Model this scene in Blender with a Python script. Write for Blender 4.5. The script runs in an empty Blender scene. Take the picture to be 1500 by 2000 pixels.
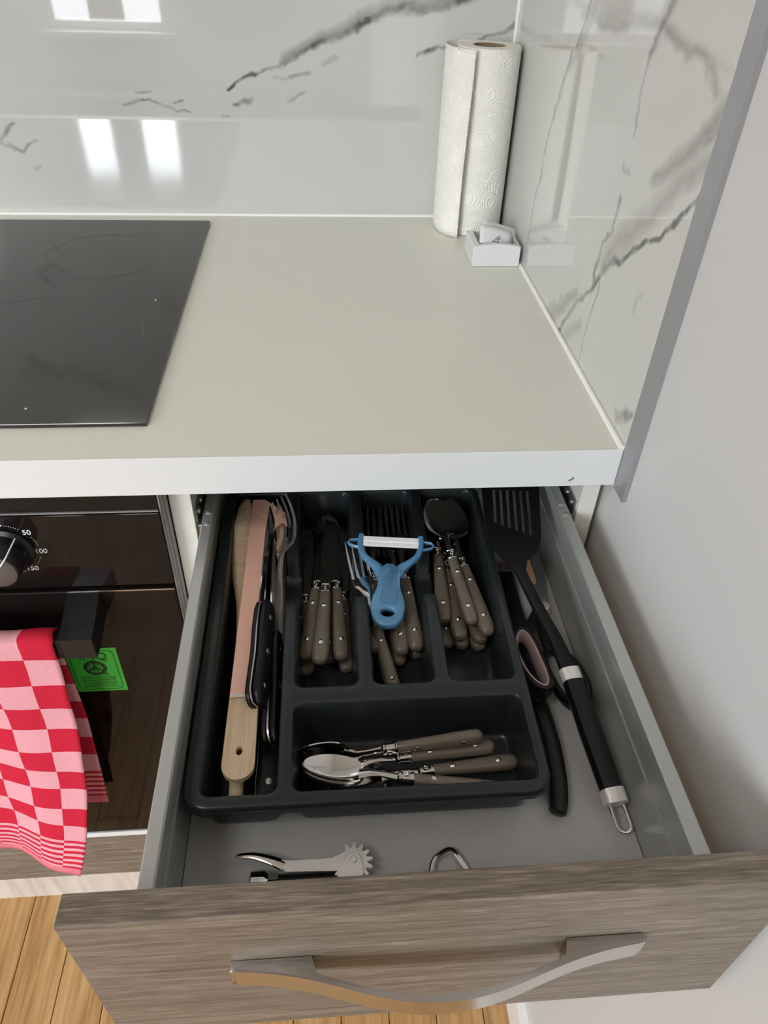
import bpy, bmesh, math, random
import numpy as np
from mathutils import Vector, Matrix, Euler, noise
PI = math.pi
random.seed(7)
rng = np.random.default_rng(11)
scn = bpy.context.scene
COL = scn.collection
# Coordinates in this script: x = 0 is the tiled right wall, y = 0 the front edge of the worktop (room at -y),
# z = 0 the top of the worktop, which stands H above the floor.
H = 0.90
UP = Vector((0, 0, H))

# ------------------------------------------------------------------ camera
cam = bpy.data.cameras.new('camera')
cam.sensor_fit = 'VERTICAL'
cam.sensor_height = 24.0
cam.lens = 24.0 * 1432.87 / 2000.0
cam.clip_start = 0.02
camo = bpy.data.objects.new('camera', cam)
COL.objects.link(camo)
camo.matrix_world = (Matrix.Translation(Vector((-0.25639, -0.50224, 0.35932 + H)))
                     @ (Matrix.Rotation(-0.09904, 3, 'Z') @ Matrix.Rotation(0.87344, 3, 'X') @ Matrix.Rotation(0.03911, 3, 'Z')).to_4x4())
scn.camera = camo

# ------------------------------------------------------------------ light and exposure
vs = scn.view_settings
vs.view_transform = 'Standard'
vs.look = 'None'
vs.gamma = 1.0
vs.use_curve_mapping = False
vs.exposure = 0.10
world = bpy.data.worlds.new('sky')
scn.world = world
world.use_nodes = True
wt_ = world.node_tree
wn = wt_.nodes
_tc = wn.new('ShaderNodeTexCoord')
_sx = wn.new('ShaderNodeSeparateXYZ')
_rp = wn.new('ShaderNodeValToRGB')
wt_.links.new(_tc.outputs['Generated'], _sx.inputs[0])
wt_.links.new(_sx.outputs[2], _rp.inputs['Fac'])
wt_.links.new(_rp.outputs['Color'], wn['Background'].inputs['Color'])
_rp.color_ramp.elements[0].position, _rp.color_ramp.elements[1].position = 0.0, 0.16     # street below the horizon, overcast sky above
_rp.color_ramp.elements[0].color = (0.20, 0.205, 0.22, 1)
_rp.color_ramp.elements[1].color = (0.87, 0.945, 1.0, 1)
wn['Background'].inputs['Strength'].default_value = 25.0

RX0, RX1, RY0, RY1, RZ1 = -4.1, 0.004, -2.8, 0.606, 1.65     # inside of the kitchen
WX0, WX1, WZ0, WZ1 = -1.60, -1.00, -0.20, 0.95               # small window opening in the rear wall
VX0, VX1, VZ0, VZ1 = -3.80, -2.12, -0.20, 1.40               # added wide opening, outside the marble's reflections, for most of the daylight


def area(name, loc, rot, sx, sy, power, color):
    l = bpy.data.lights.new(name, 'AREA')
    l.shape = 'RECTANGLE'
    l.size, l.size_y = sx, sy
    l.energy = power
    l.color = color
    o = bpy.data.objects.new(name, l)
    o.location = Vector(loc) + UP
    o.rotation_euler = rot
    COL.objects.link(o)
    return o


# daylight comes in through the small window and the added wide one: portals guide the sky's light through the openings
p1 = area('window_portal', ((WX0 + WX1) / 2, RY0 - 0.07, (WZ0 + WZ1) / 2), (PI / 2, 0, 0), WX1 - WX0, WZ1 - WZ0, 10, (1, 1, 1))
p2 = area('window_portal', ((VX0 + VX1) / 2, RY0 - 0.07, (VZ0 + VZ1) / 2), (PI / 2, 0, 0), VX1 - VX0, VZ1 - VZ0, 10, (1, 1, 1))
p1.data.cycles.is_portal = p2.data.cycles.is_portal = True
# added overhead light, an unseen source that brightens the room
area('added_ceiling_light', (-1.15, -1.0, RZ1 - 0.085), (0, 0, 0), 0.5, 0.5, 9, (1.0, 0.98, 0.95))

# ------------------------------------------------------------------ materials
def nmat(name):
    m = bpy.data.materials.new(name)
    m.use_nodes = True
    nt = m.node_tree
    return m, nt, nt.nodes['Principled BSDF'], nt.links


def P(name, col, rough=0.5, metal=0.0, spec=0.5, bump=0.0, bscale=200.0, var=0.0, vscale=6.0, coat=0.0, stretch=None, trans=0.0, ior=None):
    m, nt, b, L = nmat(name)
    b.inputs['Base Color'].default_value = (*col, 1)
    b.inputs['Roughness'].default_value = rough
    b.inputs['Metallic'].default_value = metal
    b.inputs['Specular IOR Level'].default_value = spec
    b.inputs['Coat Weight'].default_value = coat
    b.inputs['Transmission Weight'].default_value = trans
    if ior:
        b.inputs['IOR'].default_value = ior
    tc = nt.nodes.new('ShaderNodeTexCoord')
    mp = nt.nodes.new('ShaderNodeMapping')
    L.new(tc.outputs['Object'], mp.inputs['Vector'])
    if stretch:
        mp.inputs['Scale'].default_value = stretch
    if var:
        n = nt.nodes.new('ShaderNodeTexNoise')
        n.inputs['Scale'].default_value = vscale
        n.inputs['Detail'].default_value = 5
        L.new(mp.outputs['Vector'], n.inputs['Vector'])
        r = nt.nodes.new('ShaderNodeValToRGB')
        r.color_ramp.elements[0].position = 0.3
        r.color_ramp.elements[1].position = 0.7
        r.color_ramp.elements[0].color = (*[c * (1 - var) for c in col], 1)
        r.color_ramp.elements[1].color = (*[min(1, c * (1 + var)) for c in col], 1)
        L.new(n.outputs['Fac'], r.inputs['Fac'])
        L.new(r.outputs['Color'], b.inputs['Base Color'])
    if bump:
        n = nt.nodes.new('ShaderNodeTexNoise')
        n.inputs['Scale'].default_value = bscale
        n.inputs['Detail'].default_value = 4
        L.new(mp.outputs['Vector'], n.inputs['Vector'])
        bn = nt.nodes.new('ShaderNodeBump')
        bn.inputs['Strength'].default_value = bump
        bn.inputs['Distance'].default_value = 0.001
        L.new(n.outputs['Fac'], bn.inputs['Height'])
        L.new(bn.outputs['Normal'], b.inputs['Normal'])
    return m


def grain(name, c_dark, c_mid, c_light, axis_scale, rough=0.45, spec=0.4, fine=1.0, bump=0.15):
    """wood grain: noise drawn out along one axis"""
    m, nt, b, L = nmat(name)
    tc = nt.nodes.new('ShaderNodeTexCoord')
    mp = nt.nodes.new('ShaderNodeMapping')
    mp.inputs['Scale'].default_value = axis_scale
    oi = nt.nodes.new('ShaderNodeObjectInfo')
    sh = nt.nodes.new('ShaderNodeVectorMath')
    sh.operation = 'SCALE'
    sh.inputs['Scale'].default_value = 7.0
    cb = nt.nodes.new('ShaderNodeCombineXYZ')
    for k in range(3):
        L.new(oi.outputs['Random'], cb.inputs[k])
    L.new(cb.outputs[0], sh.inputs[0])
    ad = nt.nodes.new('ShaderNodeVectorMath')
    L.new(tc.outputs['Object'], mp.inputs['Vector'])
    L.new(mp.outputs['Vector'], ad.inputs[0])
    L.new(sh.outputs[0], ad.inputs[1])
    n1 = nt.nodes.new('ShaderNodeTexNoise')
    n1.inputs['Scale'].default_value = 1.0
    n1.inputs['Detail'].default_value = 8
    n1.inputs['Roughness'].default_value = 0.65
    n1.inputs['Distortion'].default_value = 0.6
    L.new(ad.outputs[0], n1.inputs['Vector'])
    n2 = nt.nodes.new('ShaderNodeTexNoise')
    n2.inputs['Scale'].default_value = 4.0 * fine
    n2.inputs['Detail'].default_value = 3
    L.new(ad.outputs[0], n2.inputs['Vector'])
    mx = nt.nodes.new('ShaderNodeMath')
    mx.operation = 'MULTIPLY_ADD'
    mx.inputs[1].default_value = 0.45
    L.new(n2.outputs['Fac'], mx.inputs[0])
    m2 = nt.nodes.new('ShaderNodeMath')
    m2.operation = 'MULTIPLY'
    m2.inputs[1].default_value = 0.55
    L.new(n1.outputs['Fac'], m2.inputs[0])
    L.new(m2.outputs[0], mx.inputs[2])
    r = nt.nodes.new('ShaderNodeValToRGB')
    e = r.color_ramp.elements
    e[0].position, e[1].position = 0.34, 0.68
    e[0].color, e[1].color = (*c_dark, 1), (*c_light, 1)
    k = e.new(0.5)
    k.color = (*c_mid, 1)
    L.new(mx.outputs[0], r.inputs['Fac'])
    L.new(r.outputs['Color'], b.inputs['Base Color'])
    bn = nt.nodes.new('ShaderNodeBump')
    bn.inputs['Strength'].default_value = bump
    bn.inputs['Distance'].default_value = 0.0006
    L.new(mx.outputs[0], bn.inputs['Height'])
    L.new(bn.outputs['Normal'], b.inputs['Normal'])
    b.inputs['Roughness'].default_value = rough
    b.inputs['Specular IOR Level'].default_value = spec
    return m


def marble():
    m, nt, b, L = nmat('polished_marble_tile')
    at = nt.nodes.new('ShaderNodeAttribute')
    at.attribute_name = 'vein'
    sp = nt.nodes.new('ShaderNodeSeparateColor')
    L.new(at.outputs['Color'], sp.inputs[0])
    tc = nt.nodes.new('ShaderNodeTexCoord')
    n = nt.nodes.new('ShaderNodeTexNoise')
    n.inputs['Scale'].default_value = 3.0
    n.inputs['Detail'].default_value = 3
    L.new(tc.outputs['Object'], n.inputs['Vector'])
    r = nt.nodes.new('ShaderNodeValToRGB')
    r.color_ramp.elements[0].position, r.color_ramp.elements[1].position = 0.35, 0.7
    r.color_ramp.elements[0].color = (0.53, 0.53, 0.50, 1)
    r.color_ramp.elements[1].color = (0.59, 0.588, 0.56, 1)
    L.new(n.outputs['Fac'], r.inputs['Fac'])
    m1 = nt.nodes.new('ShaderNodeMix')
    m1.data_type = 'RGBA'
    m1.inputs['B'].default_value = (0.30, 0.29, 0.27, 1)
    L.new(sp.outputs[1], m1.inputs['Factor'])
    L.new(r.outputs['Color'], m1.inputs['A'])
    m2 = nt.nodes.new('ShaderNodeMix')
    m2.data_type = 'RGBA'
    m2.inputs['B'].default_value = (0.105, 0.105, 0.10, 1)
    L.new(sp.outputs[0], m2.inputs['Factor'])
    L.new(m1.outputs['Result'], m2.inputs['A'])
    L.new(m2.outputs['Result'], b.inputs['Base Color'])
    b.inputs['Roughness'].default_value = 0.025
    b.inputs['IOR'].default_value = 1.95
    return m


def cloth_check():
    """woven check with a striped border, laid out on the cloth's own uv (u across, v along)"""
    m, nt, b, L = nmat('checked_cotton')
    def math_(op, a, c=None):
        n = nt.nodes.new('ShaderNodeMath')
        n.operation = op
        for i, v in enumerate((a, c)):
            if v is None:
                continue
            if isinstance(v, (int, float)):
                n.inputs[i].default_value = v
            else:
                L.new(v, n.inputs[i])
        return n.outputs[0]
    uv = nt.nodes.new('ShaderNodeUVMap')
    uv.uv_map = 'weave'
    s = nt.nodes.new('ShaderNodeSeparateXYZ')
    L.new(uv.outputs[0], s.inputs[0])
    u, v = s.outputs[0], s.outputs[1]
    fu = math_('FLOOR', u)
    fv = math_('FLOOR', v)
    par = math_('FLOORED_MODULO', math_('ADD', fu, fv), 2.0)
    # border: v measured from the hem upward in cells; 0..0.45 plain hem, 0.45..2.0 stripes
    st = math_('FLOORED_MODULO', math_('FLOOR', math_('ADD', math_('MULTIPLY', v, 7.0), math_('FLOORED_MODULO', fu, 2.0))), 2.0)
    isb = math_('LESS_THAN', v, 2.0)
    ish = math_('LESS_THAN', v, 0.45)
    mixv = nt.nodes.new('ShaderNodeMix')
    L.new(isb, mixv.inputs['Factor'])
    L.new(par, mixv.inputs['A'])
    L.new(st, mixv.inputs['B'])
    c1 = nt.nodes.new('ShaderNodeMix')
    c1.data_type = 'RGBA'
    c1.inputs['A'].default_value = (0.68, 0.31, 0.35, 1)
    c1.inputs['B'].default_value = (0.50, 0.018, 0.042, 1)
    L.new(mixv.outputs['Result'], c1.inputs['Factor'])
    c2 = nt.nodes.new('ShaderNodeMix')
    c2.data_type = 'RGBA'
    c2.inputs['B'].default_value = (0.62, 0.17, 0.21, 1)
    L.new(ish, c2.inputs['Factor'])
    L.new(c1.outputs['Result'], c2.inputs['A'])
    no = nt.nodes.new('ShaderNodeTexNoise')
    no.inputs['Scale'].default_value = 900
    tc = nt.nodes.new('ShaderNodeTexCoord')
    L.new(tc.outputs['Object'], no.inputs['Vector'])
    hv = nt.nodes.new('ShaderNodeHueSaturation')
    L.new(math_('ADD', math_('MULTIPLY', no.outputs['Fac'], 0.5), 0.75), hv.inputs['Value'])
    L.new(c2.outputs['Result'], hv.inputs['Color'])
    L.new(hv.outputs['Color'], b.inputs['Base Color'])
    bn = nt.nodes.new('ShaderNodeBump')
    bn.inputs['Strength'].default_value = 0.5
    bn.inputs['Distance'].default_value = 0.0006
    L.new(no.outputs['Fac'], bn.inputs['Height'])
    L.new(bn.outputs['Normal'], b.inputs['Normal'])
    b.inputs['Roughness'].default_value = 0.95
    b.inputs['Specular IOR Level'].default_value = 0.1
    return m


def paper_embossed():
    m, nt, b, L = nmat('embossed_paper')
    b.inputs['Base Color'].default_value = (0.87, 0.845, 0.775, 1)
    b.inputs['Roughness'].default_value = 0.9
    b.inputs['Specular IOR Level'].default_value = 0.15
    tc = nt.nodes.new('ShaderNodeTexCoord')
    w = nt.nodes.new('ShaderNodeTexVoronoi')
    w.inputs['Scale'].default_value = 30
    L.new(tc.outputs['Object'], w.inputs['Vector'])
    mm = nt.nodes.new('ShaderNodeMath')
    mm.operation = 'MULTIPLY'
    mm.inputs[1].default_value = 105.0
    L.new(w.outputs['Distance'], mm.inputs[0])
    sn = nt.nodes.new('ShaderNodeMath')
    sn.operation = 'SINE'
    L.new(mm.outputs[0], sn.inputs[0])
    bn = nt.nodes.new('ShaderNodeBump')
    bn.inputs['Strength'].default_value = 0.42
    bn.inputs['Distance'].default_value = 0.0010
    L.new(sn.outputs[0], bn.inputs['Height'])
    L.new(bn.outputs['Normal'], b.inputs['Normal'])
    return m


def pane_mat():
    m, nt, b, L = nmat('window_glass')
    out = nt.nodes['Material Output']
    tr = nt.nodes.new('ShaderNodeBsdfTransparent')
    gl = nt.nodes.new('ShaderNodeBsdfGlossy')
    gl.inputs['Roughness'].default_value = 0.02
    mx = nt.nodes.new('ShaderNodeMixShader')
    mx.inputs[0].default_value = 0.06
    L.new(tr.outputs[0], mx.inputs[1])
    L.new(gl.outputs[0], mx.inputs[2])
    L.new(mx.outputs[0], out.inputs['Surface'])
    return m


M = dict(
    paint=P('wall_paint', (0.57, 0.562, 0.55), 0.55, spec=0.25, bump=0.12, bscale=260, var=0.015, vscale=4),
    ceil=P('ceiling_paint', (0.8, 0.79, 0.77), 0.9, spec=0.1, bump=0.05),
    marble=marble(),
    counter=P('worktop_laminate', (0.74, 0.74, 0.665), 0.36, spec=0.3, var=0.012, vscale=5, bump=0.03, bscale=500),
    backing=P('brown_backing_paper', (0.24, 0.225, 0.20), 0.7),
    counteredge=P('worktop_edge_band', (0.71, 0.715, 0.71), 0.3, spec=0.45),
    silicone=P('white_sealant', (0.84, 0.83, 0.78), 0.4),
    alu=P('satin_aluminium', (0.36, 0.36, 0.375), 0.42, metal=0.5, bump=0.04, bscale=300),
    hob=P('hob_glass', (0.016, 0.016, 0.016), 0.09, spec=0.55, ior=1.6),
    hobprint=P('hob_print', (0.04, 0.04, 0.04), 0.3),
    whiteprint=P('white_print', (0.8, 0.8, 0.8), 0.5),
    ovenglass=P('oven_black_glass', (0.010, 0.0075, 0.0065), 0.06, spec=0.2),
    blackmetal=P('black_enamel', (0.008, 0.008, 0.009), 0.3, spec=0.35),
    steel=P('polished_steel', (0.66, 0.65, 0.63), 0.09, metal=1.0),
    chrome=P('chrome', (0.72, 0.72, 0.73), 0.06, metal=1.0),
    nickel=P('satin_nickel', (0.60, 0.59, 0.585), 0.2, metal=1.0),
    brushed=P('brushed_steel', (0.55, 0.55, 0.56), 0.28, metal=1.0, bump=0.05, bscale=700),
    knobface=P('dark_spun_metal', (0.16, 0.16, 0.165), 0.32, metal=0.7),
    darkwood=P('dark_grey_wood', (0.085, 0.08, 0.075), 0.5, var=0.2, vscale=8, stretch=(1, 12, 12)),
    curtain=P('pale_pink_cotton', (0.66, 0.46, 0.44), 0.9, spec=0.1),
    plate=P('nickel_plate', (0.86, 0.85, 0.83), 0.3, metal=0.45),
    oak_grey=grain('grey_oak_laminate', (0.085, 0.066, 0.050), (0.170, 0.136, 0.106), (0.33, 0.28, 0.228), (9, 170, 230), rough=0.42, fine=1.5),
    oak_floor=grain('oak_planks', (0.27, 0.135, 0.050), (0.50, 0.285, 0.115), (0.66, 0.43, 0.205), (46, 2.4, 46), rough=0.38, fine=0.9, bump=0.1),
    plinth=grain('pale_plinth_laminate', (0.50, 0.43, 0.38), (0.60, 0.53, 0.475), (0.68, 0.61, 0.56), (30, 60, 3), rough=0.4),
    carcass=P('white_carcass_board', (0.72, 0.70, 0.64), 0.45, var=0.02, vscale=30),
    drawer=P('grey_drawer_steel', (0.50, 0.515, 0.50), 0.4, metal=0.6, spec=0.5, bump=0.03, bscale=400),
    drawerfloor=P('grey_drawer_board', (0.45, 0.452, 0.448), 0.5, spec=0.35, var=0.02, vscale=8),
    runner=P('galvanised_runner', (0.30, 0.30, 0.28), 0.35, metal=0.8),
    tray=P('slate_plastic', (0.019, 0.0235, 0.0255), 0.27, spec=0.4, var=0.05, vscale=12),
    taupe=P('taupe_handle_plastic', (0.165, 0.138, 0.105), 0.3, spec=0.45, var=0.05, vscale=20, stretch=(2, 30, 30)),
    blackplastic=P('black_plastic', (0.007, 0.007, 0.0075), 0.33, spec=0.38),
    blacksatin=P('black_nylon', (0.006, 0.006, 0.0065), 0.5, spec=0.28),
    blue=P('blue_plastic', (0.085, 0.22, 0.38), 0.27, spec=0.5),
    bluedeep=P('blue_plastic_inset', (0.07, 0.185, 0.325), 0.32, spec=0.5),
    ceramic=P('white_ceramic_blade', (0.86, 0.86, 0.86), 0.18),
    pink=P('pink_paper', (0.90, 0.55, 0.44), 0.7, spec=0.2, var=0.04, vscale=40, bump=0.2, bscale=90),
    wood=grain('pale_beech', (0.52, 0.385, 0.235), (0.66, 0.515, 0.345), (0.74, 0.605, 0.425), (8, 170, 170), rough=0.6, spec=0.25, bump=0.08),
    clear=P('clear_plastic', (0.92, 0.86, 0.84), 0.06, trans=0.88, ior=1.45),
    whitepl=P('white_plastic', (0.68, 0.68, 0.68), 0.3),
    leaflet=P('white_leaflet_paper', (0.72, 0.71, 0.72), 0.6),
    ink=P('grey_ink', (0.12, 0.12, 0.12), 0.7),
    paper=paper_embossed(),
    card=P('brown_card_core', (0.26, 0.185, 0.115), 0.85),
    towel=cloth_check(),
    green=P('green_sticker', (0.055, 0.52, 0.06), 0.4),
    stickerink=P('sticker_ink', (0.01, 0.05, 0.012), 0.5),
    liner=P('dusty_pink_rubber', (0.42, 0.30, 0.29), 0.55),
    peach=P('peach_plastic', (0.72, 0.42, 0.26), 0.5),
    maroon=P('dull_maroon_plastic', (0.13, 0.085, 0.085), 0.5),
    pane=pane_mat(),
    base=P('white_skirting', (0.74, 0.73, 0.71), 0.4),
    lampglass=P('opal_glass', (0.9, 0.88, 0.84), 0.4),
)

# ------------------------------------------------------------------ mesh helpers
def new():
    return bmesh.new()


def inv_root(par):
    r = par
    while r is not None:
        if 'tf' in ROOT.get(r.name, {}):
            return ROOT[r.name]['tf'].inverted()
        r = r.parent
    return Matrix.Identity(4)


ROOT = {}


def obj(name, bm, mat, parent=None, local=False, smooth=35, mods=()):
    """link a bmesh as one object; meshes are written in worktop coordinates unless local"""
    if not local:
        bm.transform(inv_root(parent) if parent is not None else Matrix.Identity(4))
    bmesh.ops.recalc_face_normals(bm, faces=bm.faces[:])
    me = bpy.data.meshes.new(name)
    bm.to_mesh(me)
    bm.free()
    me.materials.append(M[mat] if isinstance(mat, str) else mat)
    if smooth:
        me.shade_smooth()
        me.set_sharp_from_angle(angle=math.radians(smooth))
    o = bpy.data.objects.new(name, me)
    COL.objects.link(o)
    if parent is None:
        o.location = UP
    else:
        o.parent = parent
    for t, kw in mods:
        md = o.modifiers.new(t.lower(), t)
        for k, v in kw.items():
            setattr(md, k, v)
    return o


def tag(o, label, cat, group=None):
    o['label'] = label
    o['category'] = cat
    if group:
        o['group'] = group
    return o


def struct(o):
    o['kind'] = 'structure'
    return o


def thing(name, label, cat, loc=(0, 0, 0), rot=None, group=None):
    o = bpy.data.objects.new(name, None)
    o.empty_display_size = 0.03
    COL.objects.link(o)
    tf = Matrix.Translation(Vector(loc)) @ (rot.to_4x4() if rot is not None else Matrix.Identity(4))
    o.matrix_world = Matrix.Translation(UP) @ tf
    ROOT[o.name] = {'tf': tf}
    tag(o, label, cat, group)
    return o


def dup(root, name, label, loc, rot, cat, group=None):
    r = root.copy()
    COL.objects.link(r)
    r.matrix_world = Matrix.Translation(UP) @ Matrix.Translation(Vector(loc)) @ rot.to_4x4()
    tag(r, label, cat, group)
    for ch in list(root.children):
        c = ch.copy()
        COL.objects.link(c)
        c.parent = r
        for g in list(ch.children):
            d = g.copy()
            COL.objects.link(d)
            d.parent = c
    return r


def box(bm, x0, x1, y0, y1, z0, z1, bev=0.0, seg=2):
    vs_ = [bm.verts.new((x, y, z)) for x in (x0, x1) for y in (y0, y1) for z in (z0, z1)]
    fs = [bm.faces.new([vs_[i] for i in q]) for q in ((0, 1, 3, 2), (4, 6, 7, 5), (0, 4, 5, 1), (2, 3, 7, 6), (0, 2, 6, 4), (1, 5, 7, 3))]
    if bev:
        es = list({e for f in fs for e in f.edges})
        bmesh.ops.bevel(bm, geom=es, offset=bev, segments=seg, affect='EDGES', profile=0.5)
    return bm


def loft(bm, loops, cap0=True, cap1=True, closed=True):
    rows = [[bm.verts.new(p) for p in lp] for lp in loops]
    n = len(rows[0])
    for a, b in zip(rows, rows[1:]):
        for i in range(n if closed else n - 1):
            j = (i + 1) % n
            bm.faces.new((a[i], a[j], b[j], b[i]))
    if closed and cap0:
        bm.faces.new(list(reversed(rows[0])))
    if closed and cap1:
        bm.faces.new(rows[-1])
    return rows


def prism(bm, poly, a0, a1, axis='z', bev=0.0, seg=2):
    """extrude a 2-d outline along an axis"""
    def v(p, a):
        return {'z': (p[0], p[1], a), 'y': (p[0], a, p[1]), 'x': (a, p[0], p[1])}[axis]
    A = [bm.verts.new(v(p, a0)) for p in poly]
    B = [bm.verts.new(v(p, a1)) for p in poly]
    n = len(poly)
    fs = [bm.faces.new(list(reversed(A))), bm.faces.new(B)]
    caps = fs[:]
    for i in range(n):
        j = (i + 1) % n
        fs.append(bm.faces.new((A[i], A[j], B[j], B[i])))
    if bev:
        es = list({e for f in caps for e in f.edges})
        bmesh.ops.bevel(bm, geom=es, offset=bev, segments=seg, affect='EDGES', profile=0.5)
    return bm


def spline(pts, n):
    """Catmull-Rom through tuples of any length"""
    pts = [np.array(p, float) for p in pts]
    P_ = [2 * pts[0] - pts[1]] + pts + [2 * pts[-1] - pts[-2]]
    out = []
    m = len(pts) - 1
    for k in range(n + 1):
        t = k / n * m
        i = min(int(t), m - 1)
        f = t - i
        a, b, c, d = P_[i:i + 4]
        out.append(0.5 * (2 * b + (c - a) * f + (2 * a - 5 * b + 4 * c - d) * f * f + (3 * b - a - 3 * c + d) * f ** 3))
    return out


def tube(bm, pts, rw, rh=None, seg=12, cap=True, side=None, closed=False, power=2.0):
    """sweep an ellipse (half width rw across, half height rh along 'up') along points"""
    pts = [Vector(p[:3]) for p in pts]
    n = len(pts)
    rw = [rw] * n if isinstance(rw, (int, float)) else list(rw)
    rh = rw if rh is None else ([rh] * n if isinstance(rh, (int, float)) else list(rh))
    upv = Vector(side) if side is not None else Vector((0, 0, 1))
    loops = []
    for i, p in enumerate(pts):
        if closed:
            t = pts[(i + 1) % n] - pts[i - 1]
        else:
            t = pts[min(i + 1, n - 1)] - pts[max(i - 1, 0)]
        t.normalize()
        u = upv if abs(t.dot(upv)) < 0.98 else Vector((0, 1, 0))
        w = t.cross(u).normalized()
        u = w.cross(t).normalized()
        lp = []
        for k in range(seg):
            a = 2 * PI * k / seg
            c, s = math.cos(a), math.sin(a)
            c = math.copysign(abs(c) ** (2 / power), c)
            s = math.copysign(abs(s) ** (2 / power), s)
            lp.append(p + w * (rw[i] * c) + u * (rh[i] * s))
        loops.append(lp)
    if closed:
        rows = [[bm.verts.new(q) for q in lp] for lp in loops]
        for i in range(n):
            a, b = rows[i], rows[(i + 1) % n]
            for k in range(seg):
                j = (k + 1) % seg
                bm.faces.new((a[k], a[j], b[j], b[k]))
    else:
        loft(bm, loops, cap, cap)
    return bm


def lathe(bm, prof, center=(0, 0, 0), axis=(0, 0, 1), seg=32):
    """prof: (radius, height) pairs"""
    c = Vector(center)
    a = Vector(axis).normalized()
    q = a.to_track_quat('Z', 'Y')
    loops = []
    for r, h in prof:
        loops.append([c + q @ Vector((max(r, 1e-5) * math.cos(2 * PI * k / seg), max(r, 1e-5) * math.sin(2 * PI * k / seg), h)) for k in range(seg)])
    loft(bm, loops)
    return bm


def rrect(x0, x1, y0, y1, r, n=6, per=0.006):
    """rounded rectangle, counter-clockwise, with points along the straights too"""
    pts = []
    cs = [(x1 - r, y0 + r, -PI / 2), (x1 - r, y1 - r, 0), (x0 + r, y1 - r, PI / 2), (x0 + r, y0 + r, PI)]
    for i, (cx, cy, a0) in enumerate(cs):
        arc = [(cx + r * math.cos(a0 + PI / 2 * k / n), cy + r * math.sin(a0 + PI / 2 * k / n)) for k in range(n + 1)]
        pts += arc
        nx, ny, a1 = cs[(i + 1) % 4]
        q = (nx + r * math.cos(a1), ny + r * math.sin(a1))
        d = math.dist(arc[-1], q)
        m = max(1, int(d / per)) if per else 1
        for k in range(1, m):
            pts.append((arc[-1][0] + (q[0] - arc[-1][0]) * k / m, arc[-1][1] + (q[1] - arc[-1][1]) * k / m))
    return pts


def pose(p0, p1, roll=0.0):
    """rotation whose x axis runs from p0 to p1, z as upright as can be, rolled about x"""
    x = (Vector(p1) - Vector(p0)).normalized()
    y = Vector((0, 0, 1)).cross(x).normalized()
    z = x.cross(y)
    return Matrix((x, y, z)).transposed() @ Matrix.Rotation(roll, 3, 'X')

# ------------------------------------------------------------------ room
def add(name, bm, mat, **k):
    return struct(obj(name, bm, mat, **k))


add('wall_right', box(new(), RX1, RX1 + 0.12, RY0 - 0.1, RY1 + 0.1, -H, RZ1), 'paint', smooth=0)
wall_back = add('wall_back', box(new(), RX0, RX1 + 0.12, RY1, RY1 + 0.1, -H, RZ1), 'paint', smooth=0)
add('wall_left', box(new(), RX0 - 0.1, RX0, RY0 - 0.1, RY1 + 0.1, -H, RZ1), 'paint', smooth=0)
add('ceiling', box(new(), RX0 - 0.1, RX1 + 0.12, RY0 - 0.1, RY1 + 0.1, RZ1, RZ1 + 0.08), 'ceil', smooth=0)
bm = new()
for q in ((RX0, VX0, -H, RZ1), (VX1, WX0, -H, RZ1), (WX1, RX1, -H, RZ1), (WX0, WX1, -H, WZ0), (WX0, WX1, WZ1, RZ1), (VX0, VX1, -H, VZ0), (VX0, VX1, VZ1, RZ1)):
    box(bm, q[0], q[1], RY0 - 0.1, RY0, q[2], q[3])
add('wall_rear', bm, 'paint', smooth=0)
# floor of oak planks running towards the units
floor = add('floor', box(new(), RX0, RX1, RY0, RY1, -H - 0.06, -H - 0.012), 'card', smooth=0)
pw, x = 0.0698, RX1 - 0.001
meshes = {}
while x > RX0 + 0.01:
    x0 = max(RX0, x - (pw if x < 0 else 0.049))
    y = RY0 - random.uniform(0.0, 0.9)
    while y < RY1:
        ln = random.uniform(1.0, 1.6)
        ya, yb = max(y, RY0) + 0.0006, min(y + ln, RY1) - 0.0006
        if yb - ya > 0.03:
            o = obj('plank', box(new(), x0 + 0.0006, x - 0.0006, ya, yb, -H - 0.012, -H, bev=0.0008, seg=1), 'oak_floor', parent=floor, smooth=0)
        y += ln
    x = x0
# window in the rear wall
win = struct(obj('window_1', new(), 'base'))
fr = new()
for q in ((WX0, WX0 + 0.04, WZ0, WZ1), (WX1 - 0.04, WX1, WZ0, WZ1), (WX0 + 0.04, WX1 - 0.04, WZ0, WZ0 + 0.04), (WX0 + 0.04, WX1 - 0.04, WZ1 - 0.04, WZ1)):
    box(fr, q[0], q[1], RY0 - 0.06, RY0 - 0.01, q[2], q[3], bev=0.004)
obj('window_frame', fr, 'base', parent=win)
obj('pane', box(new(), WX0 + 0.04, WX1 - 0.04, RY0 - 0.04, RY0 - 0.036, WZ0 + 0.04, WZ1 - 0.04), 'pane', parent=win, smooth=0)
obj('window_sill', box(new(), WX0 - 0.04, WX1 + 0.04, RY0 - 0.01, RY0 + 0.07, WZ0 - 0.03, WZ0, bev=0.004), 'base', parent=win)
win2 = struct(obj('added_window', new(), 'base'))  # added unseen window, there only to let in more daylight
fr = new()
for q in ((VX0, VX0 + 0.06, VZ0, VZ1), (VX1 - 0.06, VX1, VZ0, VZ1), (VX0 + 0.06, VX1 - 0.06, VZ0, VZ0 + 0.06), (VX0 + 0.06, VX1 - 0.06, VZ1 - 0.06, VZ1)):
    box(fr, q[0], q[1], RY0 - 0.06, RY0 - 0.01, q[2], q[3], bev=0.004)
obj('window_frame', fr, 'base', parent=win2)
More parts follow.
